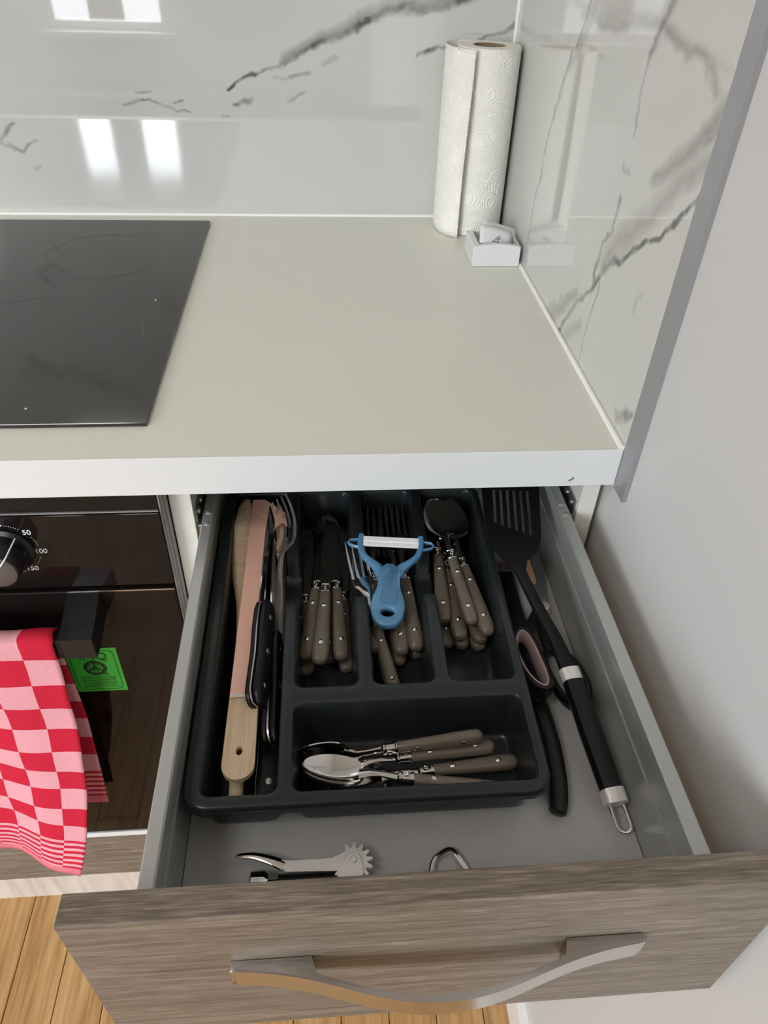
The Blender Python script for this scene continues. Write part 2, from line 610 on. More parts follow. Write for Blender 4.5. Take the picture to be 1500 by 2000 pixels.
obj('pane', box(new(), VX0 + 0.06, VX1 - 0.06, RY0 - 0.04, RY0 - 0.036, VZ0 + 0.06, VZ1 - 0.06), 'pane', parent=win2, smooth=0)
cu = thing('curtain', 'pale pink curtain panel hanging in the middle of the small window behind the viewer', 'curtain', (-1.29, RY0 + 0.04, 1.0))
b = new()
rows_ = [[b.verts.new((-1.375 + 0.17 * k / 40, RY0 + 0.045 + 0.012 * math.sin(k * 1.1), z)) for k in range(41)] for z in (-0.15, 1.0)]
for k in range(40):
    b.faces.new((rows_[0][k], rows_[0][k + 1], rows_[1][k + 1], rows_[1][k]))
obj('cloth', b, 'curtain', parent=cu, smooth=60, mods=[('SOLIDIFY', dict(thickness=0.0015, offset=0))])
b = new()
tube(b, [(-1.70, RY0 + 0.045, 1.0), (-0.90, RY0 + 0.045, 1.0)], 0.008, seg=12)
obj('rod', b, 'base', parent=cu)
sb = thing('added_sideboard', 'dark grey wooden cupboard added behind the viewer to darken the reflection in the marble', 'added_sideboard', (-1.15, RY0 + 0.2, -H))  # added furniture, darkens what the marble mirrors
obj('carcass', box(new(), -2.20, -0.12, RY0 + 0.001, RY0 + 0.40, -H + 0.08, -0.42, bev=0.003), 'darkwood', parent=sb, smooth=0)
for k in range(4):
    d_ = obj('door', box(new(), -2.195 + 0.52 * k, -2.195 + 0.52 * k + 0.51, RY0 + 0.40, RY0 + 0.418, -H + 0.09, -0.43, bev=0.002), 'darkwood', parent=sb, smooth=0)
for k in range(4):
    b = new()
    x_ = (-2.15, -0.17)[k % 2]
    box(b, x_ - 0.02, x_ + 0.02, (RY0 + 0.03, RY0 + 0.34)[k // 2], (RY0 + 0.07, RY0 + 0.38)[k // 2], -H, -H + 0.08, bev=0.002)
    obj('leg', b, 'darkwood', parent=sb, smooth=0)
# skirting
add('baseboard_right', prism(new(), [(-0.010, -H), (-0.010, -H + 0.075), (-0.006, -H + 0.086), (-0.001, -H + 0.09), (RX1, -H + 0.09), (RX1, -H)], RY0, -0.0, axis='y'), 'base', smooth=0)
# housing for the added overhead light, out of view
cl = thing('added_ceiling_lamp', 'flat square white ceiling light added out of view behind the viewer to brighten the kitchen', 'lamp', (-1.15, -1.0, RZ1))
obj('lamp_body', box(new(), -1.41, -0.89, -1.26, -0.74, RZ1 - 0.08, RZ1, bev=0.006), 'base', parent=cl)

# ------------------------------------------------------------------ marble splashback with its veins
def smooth_noise(A, B, cell, seed):
    g = np.random.default_rng(seed).random((256, 256))
    a, b = A / cell + 91.3, B / cell + 47.7
    i, j = np.floor(a).astype(int), np.floor(b).astype(int)
    fa, fb = a - i, b - j
    fa, fb = fa * fa * (3 - 2 * fa), fb * fb * (3 - 2 * fb)
    q = lambda di, dj: g[(i + di) % 256, (j + dj) % 256]
    return (q(0, 0) * (1 - fa) + q(1, 0) * fa) * (1 - fb) + (q(0, 1) * (1 - fa) + q(1, 1) * fa) * fb


def vein_panel(name, ca, cb, veins, to3d, parent, depth):
    """a slab face on a fine grid carrying the stone's veins as a colour attribute (r crisp, g broad)"""
    A, B = np.meshgrid(ca, cb, indexing='ij')
    nz = lambda c, s: smooth_noise(A, B, c, s) - 0.5
    Ad = A + 0.010 * nz(0.035, 1) + 0.005 * nz(0.011, 2) + 0.002 * nz(0.004, 5)
    Bd = B + 0.010 * nz(0.035, 3) + 0.005 * nz(0.011, 4) + 0.002 * nz(0.004, 6)
    crisp = np.zeros_like(A)
    broad = np.zeros_like(A)
    mot = 0.55 + 0.75 * smooth_noise(A, B, 0.007, 8) * smooth_noise(A, B, 0.021, 9) * 2
    for pts, w0, w1, inten, soft in veins:
        best = np.full_like(A, 9.0)
        n = len(pts) - 1
        for k in range(n):
            (a0, b0), (a1, b1) = pts[k], pts[k + 1]
            da, db = a1 - a0, b1 - b0
            t = np.clip(((Ad - a0) * da + (Bd - b0) * db) / (da * da + db * db + 1e-12), 0, 1)
            d = np.hypot(Ad - a0 - t * da, Bd - b0 - t * db)
            u = (k + t) / n
            w = w0 + (w1 - w0) * u
            best = np.minimum(best, d / w)
        val = inten * np.clip(1 - best, 0, 1) ** (0.8 if soft else 0.6) * (0.7 + 0.25 * mot if soft else mot)
        if soft:
            broad = np.maximum(broad, np.clip(val, 0, 1))
        else:
            crisp = np.maximum(crisp, np.clip(val, 0, 1))
    broad = np.maximum(broad, 0.10 * np.clip((smooth_noise(A, B, 0.16, 21) - 0.62) * 5, 0, 1))
    na, nb = A.shape
    co = np.array([to3d(0, 0)] * 1)
    V = to3d(A.ravel(), B.ravel())
    idx = np.arange(na * nb).reshape(na, nb)
    F = np.stack([idx[:-1, :-1], idx[1:, :-1], idx[1:, 1:], idx[:-1, 1:]], -1).reshape(-1, 4)
    me = bpy.data.meshes.new(name)
    me.vertices.add(na * nb)
    me.vertices.foreach_set('co', V.astype(np.float32).ravel())
    me.loops.add(F.size)
    me.loops.foreach_set('vertex_index', F.astype(np.int32).ravel())
    me.polygons.add(len(F))
    me.polygons.foreach_set('loop_start', np.arange(0, F.size, 4, dtype=np.int32))
    me.update(calc_edges=True)
    at = me.color_attributes.new('vein', 'FLOAT_COLOR', 'POINT')
    c4 = np.zeros((na * nb, 4), np.float32)
    c4[:, 0] = crisp.ravel()
    c4[:, 1] = broad.ravel()
    c4[:, 3] = 1
    at.data.foreach_set('color', c4.ravel())
    me.materials.append(M['marble'])
    o = bpy.data.objects.new(name, me)
    COL.objects.link(o)
    o.parent = parent
    md = o.modifiers.new('thickness', 'SOLIDIFY')
    md.thickness = depth
    md.offset = -1
    return o


BACK = [
    ([(-0.371, 0.158), (-0.343, 0.175), (-0.315, 0.187), (-0.269, 0.205), (-0.229, 0.221), (-0.203, 0.233), (-0.171, 0.247), (-0.127, 0.256), (-0.063, 0.268)], .0024, .0070, .82, 0),
    ([(-0.30, 0.197), (-0.229, 0.227), (-0.171, 0.252), (-0.063, 0.275)], .006, .018, .9, 1),
    ([(-0.362, 0.144), (-0.344, 0.147)], .004, .005, .85, 0), ([(-0.379, 0.126), (-0.372, 0.129)], .003, .003, .55, 0),
    ([(-0.31, 0.174), (-0.286, 0.178), (-0.266, 0.184)], .003, .003, .4, 0), ([(-0.245, 0.193), (-0.236, 0.196)], .005, .005, .5, 0),
    ([(-0.295, 0.145), (-0.271, 0.155)], .0025, .0025, .35, 0),
    ([(-0.512, 0.144), (-0.491, 0.148), (-0.476, 0.147), (-0.462, 0.143), (-0.443, 0.136), (-0.426, 0.132)], .0028, .0015, .7, 0),
    ([(-0.492, 0.157), (-0.471, 0.16)], .0022, .002, .65, 0), ([(-0.445, 0.146), (-0.436, 0.151)], .0022, .0018, .5, 0),
    ([(-0.679, 0.099), (-0.669, 0.109), (-0.656, 0.118)], .004, .003, .6, 0),
    ([(-0.681, 0.095), (-0.669, 0.093), (-0.662, 0.086), (-0.652, 0.082), (-0.644, 0.088), (-0.631, 0.095)], .004, .003, .5, 0),
    ([(-0.646, 0.06), (-0.636, 0.065)], .003, .002, .35, 0),
    ([(-0.127, 0.203), (-0.107, 0.208), (-0.098, 0.214), (-0.065, 0.219), (-0.042, 0.228), (-0.023, 0.232), (-0.001, 0.243)], .0028, .0032, .85, 0),
    ([(-0.725, 0.24), (-0.701, 0.254), (-0.68, 0.269), (-0.694, 0.278)], .006, .005, .7, 0),
    ([(-0.674, 0.245), (-0.65, 0.262), (-0.639, 0.267)], .004, .004, .5, 0), ([(-0.643, 0.269), (-0.611, 0.292), (-0.58, 0.306), (-0.554, 0.306)], .006, .003, .6, 0),
    ([(-0.74, 0.262), (-0.67, 0.262), (-0.60, 0.30)], .016, .012, .5, 1),
]
RIGHT = [
    ([(0.305, 0.292), (0.32, 0.271), (0.344, 0.244), (0.366, 0.211), (0.377, 0.174), (0.386, 0.135), (0.394, 0.087), (0.395, 0.051), (0.398, 0.031)], .0042, .002, .62, 0),
    ([(0.290, 0.292), (0.325, 0.250), (0.352, 0.225), (0.372, 0.185)], .013, .006, .75, 1),
    ([(0.115, 0.315), (0.127, 0.291), (0.14, 0.273), (0.139, 0.251), (0.136, 0.231), (0.135, 0.213)], .006, .003, .5, 0),
    ([(0.115, 0.315), (0.127, 0.291), (0.14, 0.273)], .012, .010, .6, 1),
    ([(0.142, 0.191), (0.125, 0.189)], .003, .0025, .45, 0),
    ([(0.132, 0.169), (0.132, 0.15), (0.135, 0.14), (0.154, 0.126), (0.156, 0.112), (0.16, 0.094), (0.156, 0.085)], .0028, .004, .72, 0),
    ([(0.328, 0.278), (0.237, 0.282), (0.181, 0.286), (0.132, 0.289), (0.103, 0.285), (0.081, 0.281), (0.048, 0.283), (0.026, 0.279), (0.015, 0.272)], .009, .006, .75, 1),
    ([(-0.0, 0.262), (0.011, 0.251), (0.024, 0.236), (0.055, 0.214), (0.075, 0.20)], .016, .010, 1.0, 1),
    ([(0.0, 0.252), (0.014, 0.240)], .005, .003, .35, 0),
    ([(0.0, 0.232), (0.033, 0.212), (0.068, 0.175), (0.116, 0.138), (0.140, 0.110)], .014, .016, .8, 1),
    ([(0.0, 0.21), (0.01, 0.199), (0.02, 0.187), (0.042, 0.169), (0.073, 0.15), (0.099, 0.133), (0.127, 0.114), (0.14, 0.094), (0.162, 0.075), (0.186, 0.045), (0.21, 0.022), (0.228, 0.003)], .0024, .0046, .85, 0),
    ([(0.135, 0.105), (0.158, 0.078), (0.150, 0.088)], .006, .006, .65, 0),
    ([(0.268, 0.004), (0.227, 0.033), (0.19, 0.055)], .014, .008, .8, 1),
    ([(0.208, 0.003), (0.162, 0.034)], .012, .008, .6, 1),
    ([(0.139, 0.089), (0.143, 0.052), (0.145, 0.021), (0.148, 0.0)], .0022, .002, .5, 0),
    ([(0.029, 0.011), (0.013, 0.026)], .008, .008, .9, 1), ([(0.012, 0.022), (0.004, 0.033)], .006, .005, .5, 0),
    ([(0.053, 0.106), (0.045, 0.121)], .003, .003, .2, 0),
]
ca = np.concatenate([np.linspace(-1.6, -0.73, 60)[:-1], np.arange(-0.73, 0.0005, 0.0014)])
cb = np.concatenate([np.arange(0.0, 0.32, 0.0014), np.linspace(0.32, 0.60, 30)])
vein_panel('marble_panel', ca, cb, BACK, lambda a, b: np.stack([a, 0.6 + 0 * a, b], -1) if np.ndim(a) else (a, 0.6, b), wall_back, 0.006)
wall_right = bpy.data.objects['wall_right']
ca = np.arange(0.0, 0.5995, 0.0014)
cb = np.concatenate([np.arange(0.0, 0.34, 0.0014), np.linspace(0.34, 0.60, 30)])
vein_panel('marble_panel', ca[::-1], cb, RIGHT, lambda a, b: np.stack([0 * a, a, b], -1) if np.ndim(a) else (0, a, b), wall_right, 0.006)
# satin metal edge strip of the tiled wall, and the white sealant beads
add('trim_1', box(new(), -0.0004, RX1, -0.0222, -0.0002, -0.0405, 0.60), 'alu', smooth=0)
bm = new()
tube(bm, [(-1.6, 0.5985, 0.0006), (-0.001, 0.5985, 0.0006)], 0.0028, seg=10)
tube(bm, [(-0.0018, 0.001, 0.0006), (-0.0018, 0.5985, 0.0006)], 0.0028, seg=10)
tube(bm, [(-0.0012, 0.5988, 0.001), (-0.0012, 0.5988, 0.6)], 0.0026, seg=10)
add('trim_2', bm, 'silicone')

# ------------------------------------------------------------------ units: worktop, cabinet, oven, plinth
wt = thing('worktop', 'pale greenish grey laminate worktop with a white front edge band', 'worktop', (-0.8, 0.3, 0))
obj('slab', box(new(), -1.6, -0.0004, 0.0012, 0.5998, -0.0383, 0.0, bev=0.0006), 'counter', parent=wt, smooth=0)
obj('backing', box(new(), -1.6, -0.0006, 0.0014, 0.5996, -0.0391, -0.0383), 'backing', parent=wt, smooth=0)
obj('edge_band', box(new(), -1.6, -0.0006, 0.0, 0.0012, -0.0384, 0.0002, bev=0.0003), 'counteredge', parent=wt, smooth=0)
obj('chip_mark', prism(new(), [(-0.0440, -0.0332), (-0.0415, -0.0322), (-0.0395, -0.0305), (-0.0385, -0.0303), (-0.0392, -0.0288), (-0.0400, -0.0283), (-0.0408, -0.0300), (-0.0425, -0.0312)], -0.0004, 0.0004, axis='y'), 'ink', parent=wt, smooth=0)

CX0, CX1, CY = -0.3985, -0.0025, 0.02
cab = thing('base_cabinet', 'white carcass of the drawer cabinet between the oven and the right wall', 'cabinet', (-0.2, 0.3, -H))
obj('side_panel', box(new(), CX0, CX0 + 0.0195, CY, 0.585, -0.74, -0.0392, bev=0.0005), 'carcass', parent=cab, smooth=0)
obj('side_panel', box(new(), CX1 - 0.0165, CX1, CY, 0.585, -0.74, -0.0392, bev=0.0005), 'carcass', parent=cab, smooth=0)
obj('back_panel', box(new(), CX0 + 0.0165, CX1 - 0.0165, 0.577, 0.585, -0.74, -0.0392), 'carcass', parent=cab, smooth=0)
obj('bottom_panel', box(new(), CX0 + 0.0165, CX1 - 0.0165, CY, 0.577, -0.74, -0.724), 'carcass', parent=cab, smooth=0)
obj('rail', box(new(), CX0 + 0.0165, CX1 - 0.0165, 0.50, 0.577, -0.056, -0.0392), 'carcass', parent=cab, smooth=0)
for s, xi in ((1, CX0 + 0.0195), (-1, CX1 - 0.0165)):
    b = new()
    xa, xb = sorted((xi + s * 0.0003, xi + s * 0.0058))
    box(b, xa, xb, CY + 0.004, 0.53, -0.136, -0.094, bev=0.001)
    xa, xb = sorted((xi + s * 0.0003, xi + s * 0.0018))
    box(b, xa, xb, CY + 0.006, 0.53, -0.094, -0.078)
    rn = obj('runner', b, 'runner', parent=cab, smooth=0)
    for yy in (0.036, 0.052):
        b = new()
        lathe(b, [(0.0036, 0), (0.0034, 0.0012), (0.0018, 0.0022), (0, 0.0024)], (xi + s * 0.0018, yy, -0.086), (s, 0, 0), 12)
        obj('screw', b, 'brushed', parent=rn)
low = thing('lower_drawer', 'closed lower drawer with a grey oak front under the open cutlery drawer', 'drawer', (-0.2, 0.0, -0.5))
obj('front_panel', box(new(), CX0 + 0.001, CX1 - 0.001, 0.002, 0.0195, -0.738, -0.214, bev=0.0008), 'oak_grey', parent=low, smooth=0)
uo = thing('low_drawer', 'low closed drawer with grey oak front right below the black oven', 'drawer', (-0.7, 0.0, -0.68))
obj('front_panel', box(new(), -0.998, -0.4005, 0.002, 0.0195, -0.738, -0.6225, bev=0.0008), 'oak_grey', parent=uo, smooth=0)
pl = thing('plinth', 'pale plinth board standing on the oak floor under the units', 'plinth', (-0.8, 0.05, -H))
obj('board', box(new(), -1.6, -0.004, 0.047, 0.063, -H, -0.742), 'plinth', parent=pl, smooth=0)

OX0, OX1 = -0.995, -0.3995
ov = thing('oven', 'black built-in glass oven with a towel hung over its black handle', 'oven', (-0.7, 0.0, -0.62))
obj('oven_body', box(new(), OX0 + 0.01, OX1 - 0.002, 0.021, 0.56, -0.612, -0.0400), 'blackmetal', parent=ov, smooth=0)
for xa in (OX1 - 0.0045, OX0):
    b = new()
    prism(b, [(xa, 0.004), (xa + 0.0014, 0.004), (xa + 0.0014, 0.007), (xa + 0.0028, 0.007), (xa + 0.0028, 0.012), (xa + 0.0045, 0.012), (xa + 0.0045, 0.0205), (xa, 0.0205)], -0.615, -0.040)
    obj('side_trim', b, 'alu', parent=ov, smooth=0)
obj('top_panel', box(new(), OX0 + 0.005, OX1 - 0.005, 0.003, 0.020, -0.0565, -0.040), 'ovenglass', parent=ov, smooth=0)
obj('vent_line', box(new(), OX0 + 0.005, OX1 - 0.005, 0.0012, 0.0030, -0.0580, -0.0568), 'alu', parent=ov, smooth=0)
cp = obj('control_panel', box(new(), OX0 + 0.005, OX1 - 0.005, 0.0, 0.020, -0.146, -0.0587, bev=0.0006), 'ovenglass', parent=ov, smooth=0)
dr = obj('oven_door', box(new(), OX0 + 0.005, OX1 - 0.005, 0.0, 0.020, -0.6105, -0.1515, bev=0.001), 'ovenglass', parent=ov, smooth=0)
obj('door_edge', box(new(), OX0 + 0.005, OX1 - 0.005, -0.0008, 0.0, -0.1532, -0.1515), 'brushed', parent=dr, smooth=0)
obj('bottom_trim', box(new(), OX0 + 0.002, OX1, -0.0015, 0.019, -0.6222, -0.6115, bev=0.0008), 'counteredge', parent=ov, smooth=0)
# knob and its dial
KX, KZ = -0.543, -0.0965
b = new()
lathe(b, [(0.0245, 0.0), (0.0245, 0.003), (0.0205, 0.005), (0.019, 0.027), (0.0182, 0.0285)], (KX, 0, KZ), (0, -1, 0), 40)
kn = obj('knob', b, 'blackmetal', parent=ov)
b = new()
lathe(b, [(0.0172, 0.0), (0.0172, 0.0006), (0.0165, 0.001), (0, 0.0011)], (KX, -0.0285, KZ), (0, -1, 0), 40)
obj('knob_face', b, 'knobface', parent=kn)
ka = math.radians(38)
pp = lambda r: (KX + r * math.sin(ka), KZ + r * math.cos(ka))
b = new()
tube(b, [(*[pp(0.004)[0]], -0.0298, pp(0.004)[1]), (pp(0.0165)[0], -0.0298, pp(0.0165)[1]), (pp(0.0197)[0], -0.027, pp(0.0197)[1]), (pp(0.0222)[0], -0.0055, pp(0.0222)[1])], 0.0007, seg=6)
obj('pointer', b, 'whiteprint', parent=kn)


def text(s, name, size, loc, mat, parent, rot=(PI / 2, 0, 0), ext=0.0002, align='CENTER'):
    c = bpy.data.curves.new(name, 'FONT')
    c.body = s
    c.size = size
    c.align_x = align
    c.align_y = 'CENTER'
    c.extrude = ext
    c.materials.append(M[mat])
    f = bpy.data.objects.new(name, c)
    COL.objects.link(f)
    bpy.context.view_layer.update()
    me = bpy.data.meshes.new_from_object(f.evaluated_get(bpy.context.evaluated_depsgraph_get()))
    bpy.data.objects.remove(f)
    me.name = name
    o = bpy.data.objects.new(name, me)
    COL.objects.link(o)
    o.parent = parent
    o.matrix_local = Matrix.Translation(inv_root(parent) @ Vector(loc)) @ Euler(rot).to_matrix().to_4x4()
    return o


b = new()
for k in range(0, 44):
    a = math.radians(k * 165 / 43)
    if any(abs(k * 165 / 43 - q) < w for q, w in ((48, 13), (96, 12), (146, 14))):
        continue
    x_, z_ = KX + 0.0285 * math.sin(a), KZ + 0.0285 * math.cos(a)
    box(b, x_ - 0.00028, x_ + 0.00028, -0.0003, 0.0001, z_ - 0.00028, z_ + 0.00028)
lathe(b, [(0.0014, 0), (0.0014, 0.0003)], (KX + 0.002, 0, KZ + 0.0285), (0, -1, 0), 12)
obj('dial_marks', b, 'whiteprint', parent=cp, smooth=0)
text('50', 'dial_number', 0.0075, (KX + 0.0225, -0.0002, KZ + 0.0195), 'whiteprint', cp)
text('100', 'dial_number', 0.0075, (KX + 0.0290, -0.0002, KZ - 0.0030), 'whiteprint', cp)
text('150', 'dial_number', 0.0075, (KX + 0.0160, -0.0002, KZ - 0.0238), 'whiteprint', cp)
# door handle: a bar on two brackets
b = new()
prism(b, [(0.0, -0.1535), (0.0, -0.186), (-0.030, -0.194), (-0.047, -0.1935), (-0.0475, -0.167), (-0.030, -0.163)], -0.5045, -0.4745, axis='x', bev=0.0008)
hd = obj('handle', b, 'blackmetal', parent=ov, smooth=0)
b = new()
prism(b, [(0.0, -0.1535), (0.0, -0.186), (-0.030, -0.194), (-0.047, -0.1935), (-0.0475, -0.167), (-0.030, -0.163)], -0.925, -0.895, axis='x', bev=0.0008)
box(b, -0.8952, -0.5043, -0.0470, -0.034, -0.1932, -0.168, bev=0.0008)
obj('handle_bar', b, 'blackmetal', parent=hd, smooth=0)
# green sticker on the door glass
sx0, sx1, sz0, sz1 = -0.529, -0.4765, -0.3055, -0.235
stk = obj('sticker', box(new(), sx0, sx1, -0.0003, 0.0002, sz0, sz1), 'green', parent=ov, smooth=0)
b = new()
rr = rrect(sx0 + 0.004, sx1 - 0.004, sz0 + 0.0035, sz1 - 0.004, 0.006, per=0)
tube(b, [(p[0], -0.0004, p[1]) for p in rr], 0.00035, seg=6, closed=True)
lx, lz = (sx0 + sx1) / 2, -0.2665
tube(b, [(lx + 0.0098 * math.cos(2 * PI * k / 40), -0.0004, lz + 0.0098 * math.sin(2 * PI * k / 40)) for k in range(40)], 0.0020, 0.0004, seg=6, closed=True, side=(0, -1, 0))
for a, l, w in ((90, .0078, .0012), (210, .0075, .0011), (330, .0075, .0011)):
    a = math.radians(a)
    tube(b, [(lx, -0.0004, lz), (lx + l * math.cos(a), -0.0004, lz + l * math.sin(a))], w, 0.0003, seg=6, side=(0, -1, 0))
for a in (35, 145, 270):
    a = math.radians(a)
    c_ = Vector((lx + 0.0055 * math.cos(a), 0, lz + 0.0055 * math.sin(a)))
    tube(b, [c_ + Vector((0.0022 * math.cos(2 * PI * k / 16), -0.0004, 0.0030 * math.sin(2 * PI * k / 16))) for k in range(16)], 0.0004, 0.0003, seg=6, closed=True, side=(0, -1, 0))
tube(b, [(lx + 0.004, -0.0004, lz - 0.0085), (lx + 0.0115, -0.0004, lz - 0.0105)], 0.0011, 0.0003, seg=6, side=(0, -1, 0))
for k in range(7):
    z_ = lz - 0.0145 - 0.0028 * k
    x_ = sx0 + 0.0085
    while x_ < sx1 - 0.0095:
        w_ = random.uniform(0.0012, 0.004)
        box(b, x_, min(x_ + w_, sx1 - 0.0085), -0.0005, -0.0001, z_ - 0.0004, z_ + 0.0004)
        x_ += w_ + 0.0007
obj('sticker_print', b, 'stickerink', parent=stk, smooth=0)
text('IMQ', 'sticker_lettering', 0.0160, (lx + 0.0010, -0.0004, -0.2480), 'stickerink', stk)

# hob, set into the worktop
hb = thing('hob', 'black ceramic glass hob set into the worktop with faint cooking zone rings', 'hob', (-0.70, 0.306, 0.0))
obj('glass', box(new(), -1.0, -0.4118, 0.0476, 0.564, 0.0002, 0.0042, bev=0.0005, seg=1), 'hob', parent=hb, smooth=0)
for cx_, cy_, r_ in ((-0.548, 0.203, 0.105), (-0.53, 0.432, 0.072), (-0.86, 0.203, 0.072), (-0.86, 0.42, 0.09)):
    b = new()
    tube(b, [(cx_ + r_ * math.cos(2 * PI * k / 96), cy_ + r_ * math.sin(2 * PI * k / 96), 0.00425) for k in range(96)], 0.00028, 0.00012, seg=6, closed=True)
    obj('zone_ring', b, 'hobprint', parent=hb)
for px_, py_ in ((-0.444, 0.299), (-0.520, 0.073)):
    b = new()
    lathe(b, [(0.0011, 0), (0.0008, 0.0006), (0, 0.0008)], (px_, py_, 0.0042), (0, 0, 1), 8)
    obj('crumb', b, 'whiteprint', parent=hb)

# ------------------------------------------------------------------ the drawer
DF, DT, DZ0, DZ1 = -0.3446, 0.0166, -0.2084, -0.0388
LO, LI, RI, RO = -0.3722, -0.3622, -0.0378, -0.0268
ST, FZ = -0.084, -0.160
dw = thing('drawer', 'open cutlery drawer with a grey oak front and grey steel sides', 'drawer', (-0.2, -0.1, -0.165))
fp = obj('front_panel', box(new(), -0.3982, -0.0028, DF, DF + DT, DZ0, DZ1, bev=0.0007), 'oak_grey', parent=dw, smooth=0)
YB = 0.17


def side(xo, xi, s):
    """drawer side: rolled top rail, a shallow ridge along the inside, foot under the floor board (s = +1 left side)"""
    pr = [(xo, ST - 0.001), (xo + s * 0.001, ST), (xi - s * 0.0012, ST), (xi, ST - 0.0015), (xi + s * 0.0004, ST - 0.010), (xi - s * 0.0012, ST - 0.013),
          (xi - s * 0.0012, ST - 0.028), (xi - s * 0.0002, ST - 0.030), (xi - s * 0.0002, ST - 0.034), (xi - s * 0.0014, ST - 0.036),
          (xi - s * 0.0014, ST - 0.060), (xi, ST - 0.064), (xi, FZ - 0.012), (xo + s * 0.003, FZ - 0.012), (xo + s * 0.003, ST - 0.012), (xo, ST - 0.010)]
    return prism(new(), pr, DF + DT, YB, axis='y')


for xo, xi, s in ((LO, LI, 1), (RO, RI, -1)):
    sp = obj('side_panel', side(xo, xi, s), 'drawer', parent=dw, smooth=25)
    for yy in (0.014, 0.030):
        b = new()
        lathe(b, [(0.0028, 0), (0.0027, 0.0006), (0.0014, 0.0012), (0, 0.0013)], ((xo + xi) / 2, yy, ST), (0, 0, 1), 12)
        obj('rivet', b, 'drawer', parent=sp)
obj('bottom_panel', box(new(), LI + 0.0006, RI - 0.0006, DF + DT, YB, FZ - 0.010, FZ), 'drawerfloor', parent=dw, smooth=0)
obj('back_panel', box(new(), LI, RI, YB, YB + 0.012, FZ - 0.010, ST), 'drawerfloor', parent=dw, smooth=0)
# bow handle: flat band springing from two wedge posts
HZ0, HZ1, HXC = -0.1175, -0.0975, -0.1985
half = [(0.1185, 0.0055), (0.112, 0.0062), (0.098, 0.0078), (0.084, 0.0102), (0.070, 0.0135), (0.055, 0.0178), (0.040, 0.0222), (0.025, 0.0256), (0.012, 0.0273), (0.0, 0.0278)]
outer = spline([(-h[0], h[1]) for h in half] + [(h[0], h[1]) for h in reversed(half[:-1])], 60)
inner = []
for p in outer:
    inner.append((p[0], max(0.0, p[1] - 0.0038)))
XP = 0.0725
poly = [(HXC + p[0], DF - p[1]) for p in outer]
poly += [(HXC + 0.1185, DF), (HXC + XP, DF)]
inn = [p for p in inner if abs(p[0]) < XP]
poly += [(HXC + p[0], DF - p[1]) for p in reversed(inn)]
poly += [(HXC - XP, DF), (HXC - 0.1185, DF)]
obj('handle', prism(new(), poly, HZ0, HZ1, axis='z', bev=0.0008), 'nickel', parent=fp, smooth=40)
# ------------------------------------------------------------------ cutlery tray
TZ = -0.110
TF = -0.1572
tx = lambda x, y: x + max(0.0, (x + 0.357) / 0.25) * 0.004 * (y + 0.245) / 0.33
WELLS = [(-0.3505, -0.2940, -0.2405, 0.090), (-0.2880, -0.1110, -0.2400, -0.1660), (-0.2875, -0.2345, -0.1540, 0.090),
         (-0.2270, -0.1745, -0.1540, 0.090), (-0.1670, -0.1110, -0.1540, 0.090)]
tray = thing('cutlery_tray', 'dark slate plastic cutlery tray with five compartments in the drawer', 'cutlery tray', (-0.23, -0.08, FZ))
b = new()
def ring(pts, z):
    return [b.verts.new((tx(p[0], p[1]), p[1], z)) for p in pts]
def bridge(A, B):
    n = len(A)
    for i in range(n):
        j = (i + 1) % n
        b.faces.new((A[i], A[j], B[j], B[i]))
fill_edges = []
def edges_of(R):
    return [b.edges.get((R[i], R[(i + 1) % len(R)])) or b.edges.new((R[i], R[(i + 1) % len(R)])) for i in range(len(R))]
o0 = rrect(-0.357, -0.107, -0.2465, 0.0975, 0.016)
R0 = ring(o0, TZ)
def shrink(x0, x1, y0, y1, d, r):
    return rrect(x0 + d, x1 - d, y0 + d, y1 - d, max(0.003, r))
R1 = ring(rrect(-0.3580, -0.1060, -0.2475, 0.0985, 0.017), TZ - 0.0014)
def fit(A, B):
    return len(A) == len(B)
def lip(base, dz, grow):
    pts = []
    cx_, cy_ = -0.232, -0.0745
    for p in base:
        dx, dy = p[0] - cx_, p[1] - cy_
        ax, ay = 0.125, 0.172
        pts.append((p[0] + grow * max(-1, min(1, dx / ax)), p[1] + grow * max(-1, min(1, dy / ay))))
    return pts
for v in R1:
    b.verts.remove(v)
rings = [R0] + [ring(lip(o0, 0, g), TZ - dz) for g, dz in ((0.0012, 0.0008), (0.0018, 0.0025), (0.0020, 0.0075))]
for A, B in zip(rings, rings[1:]):
    bridge(A, B)
fill_edges += edges_of(R0)
def wellpts(w, d, r, nref):
    return rrect(w[0] + d, w[1] - d, w[2] + d, w[3] - d, r, per=0)
for w in WELLS:
    base = rrect(*w, 0.0085)
    cx_, cy_ = (w[0] + w[1]) / 2, (w[2] + w[3]) / 2
    hx, hy = (w[1] - w[0]) / 2, (w[3] - w[2]) / 2
    def inset(d):
        return [(cx_ + (p[0] - cx_) * (hx - d) / hx, cy_ + (p[1] - cy_) * (hy - d) / hy) for p in base]
    prof = [(0, TZ), (0.0007, TZ - 0.0004), (0.0012, TZ - 0.0016)]
    zb = TF + 0.0045
    for k in range(1, 9):
        f_ = k / 8
        prof.append((0.0012 + 0.0042 * f_, TZ - 0.0016 + (zb - TZ + 0.0016) * f_))
    prof += [(0.0066, TF + 0.0014), (0.0100, TF)]
    rs = [ring(inset(d), z) for d, z in prof]
    for A, B in zip(rs, rs[1:]):
        bridge(A, B)
    b.faces.new(rs[-1])
    fill_edges += edges_of(rs[0])
bmesh.ops.triangle_fill(b, use_beauty=True, use_dissolve=False, edges=fill_edges, normal=(0, 0, 1))
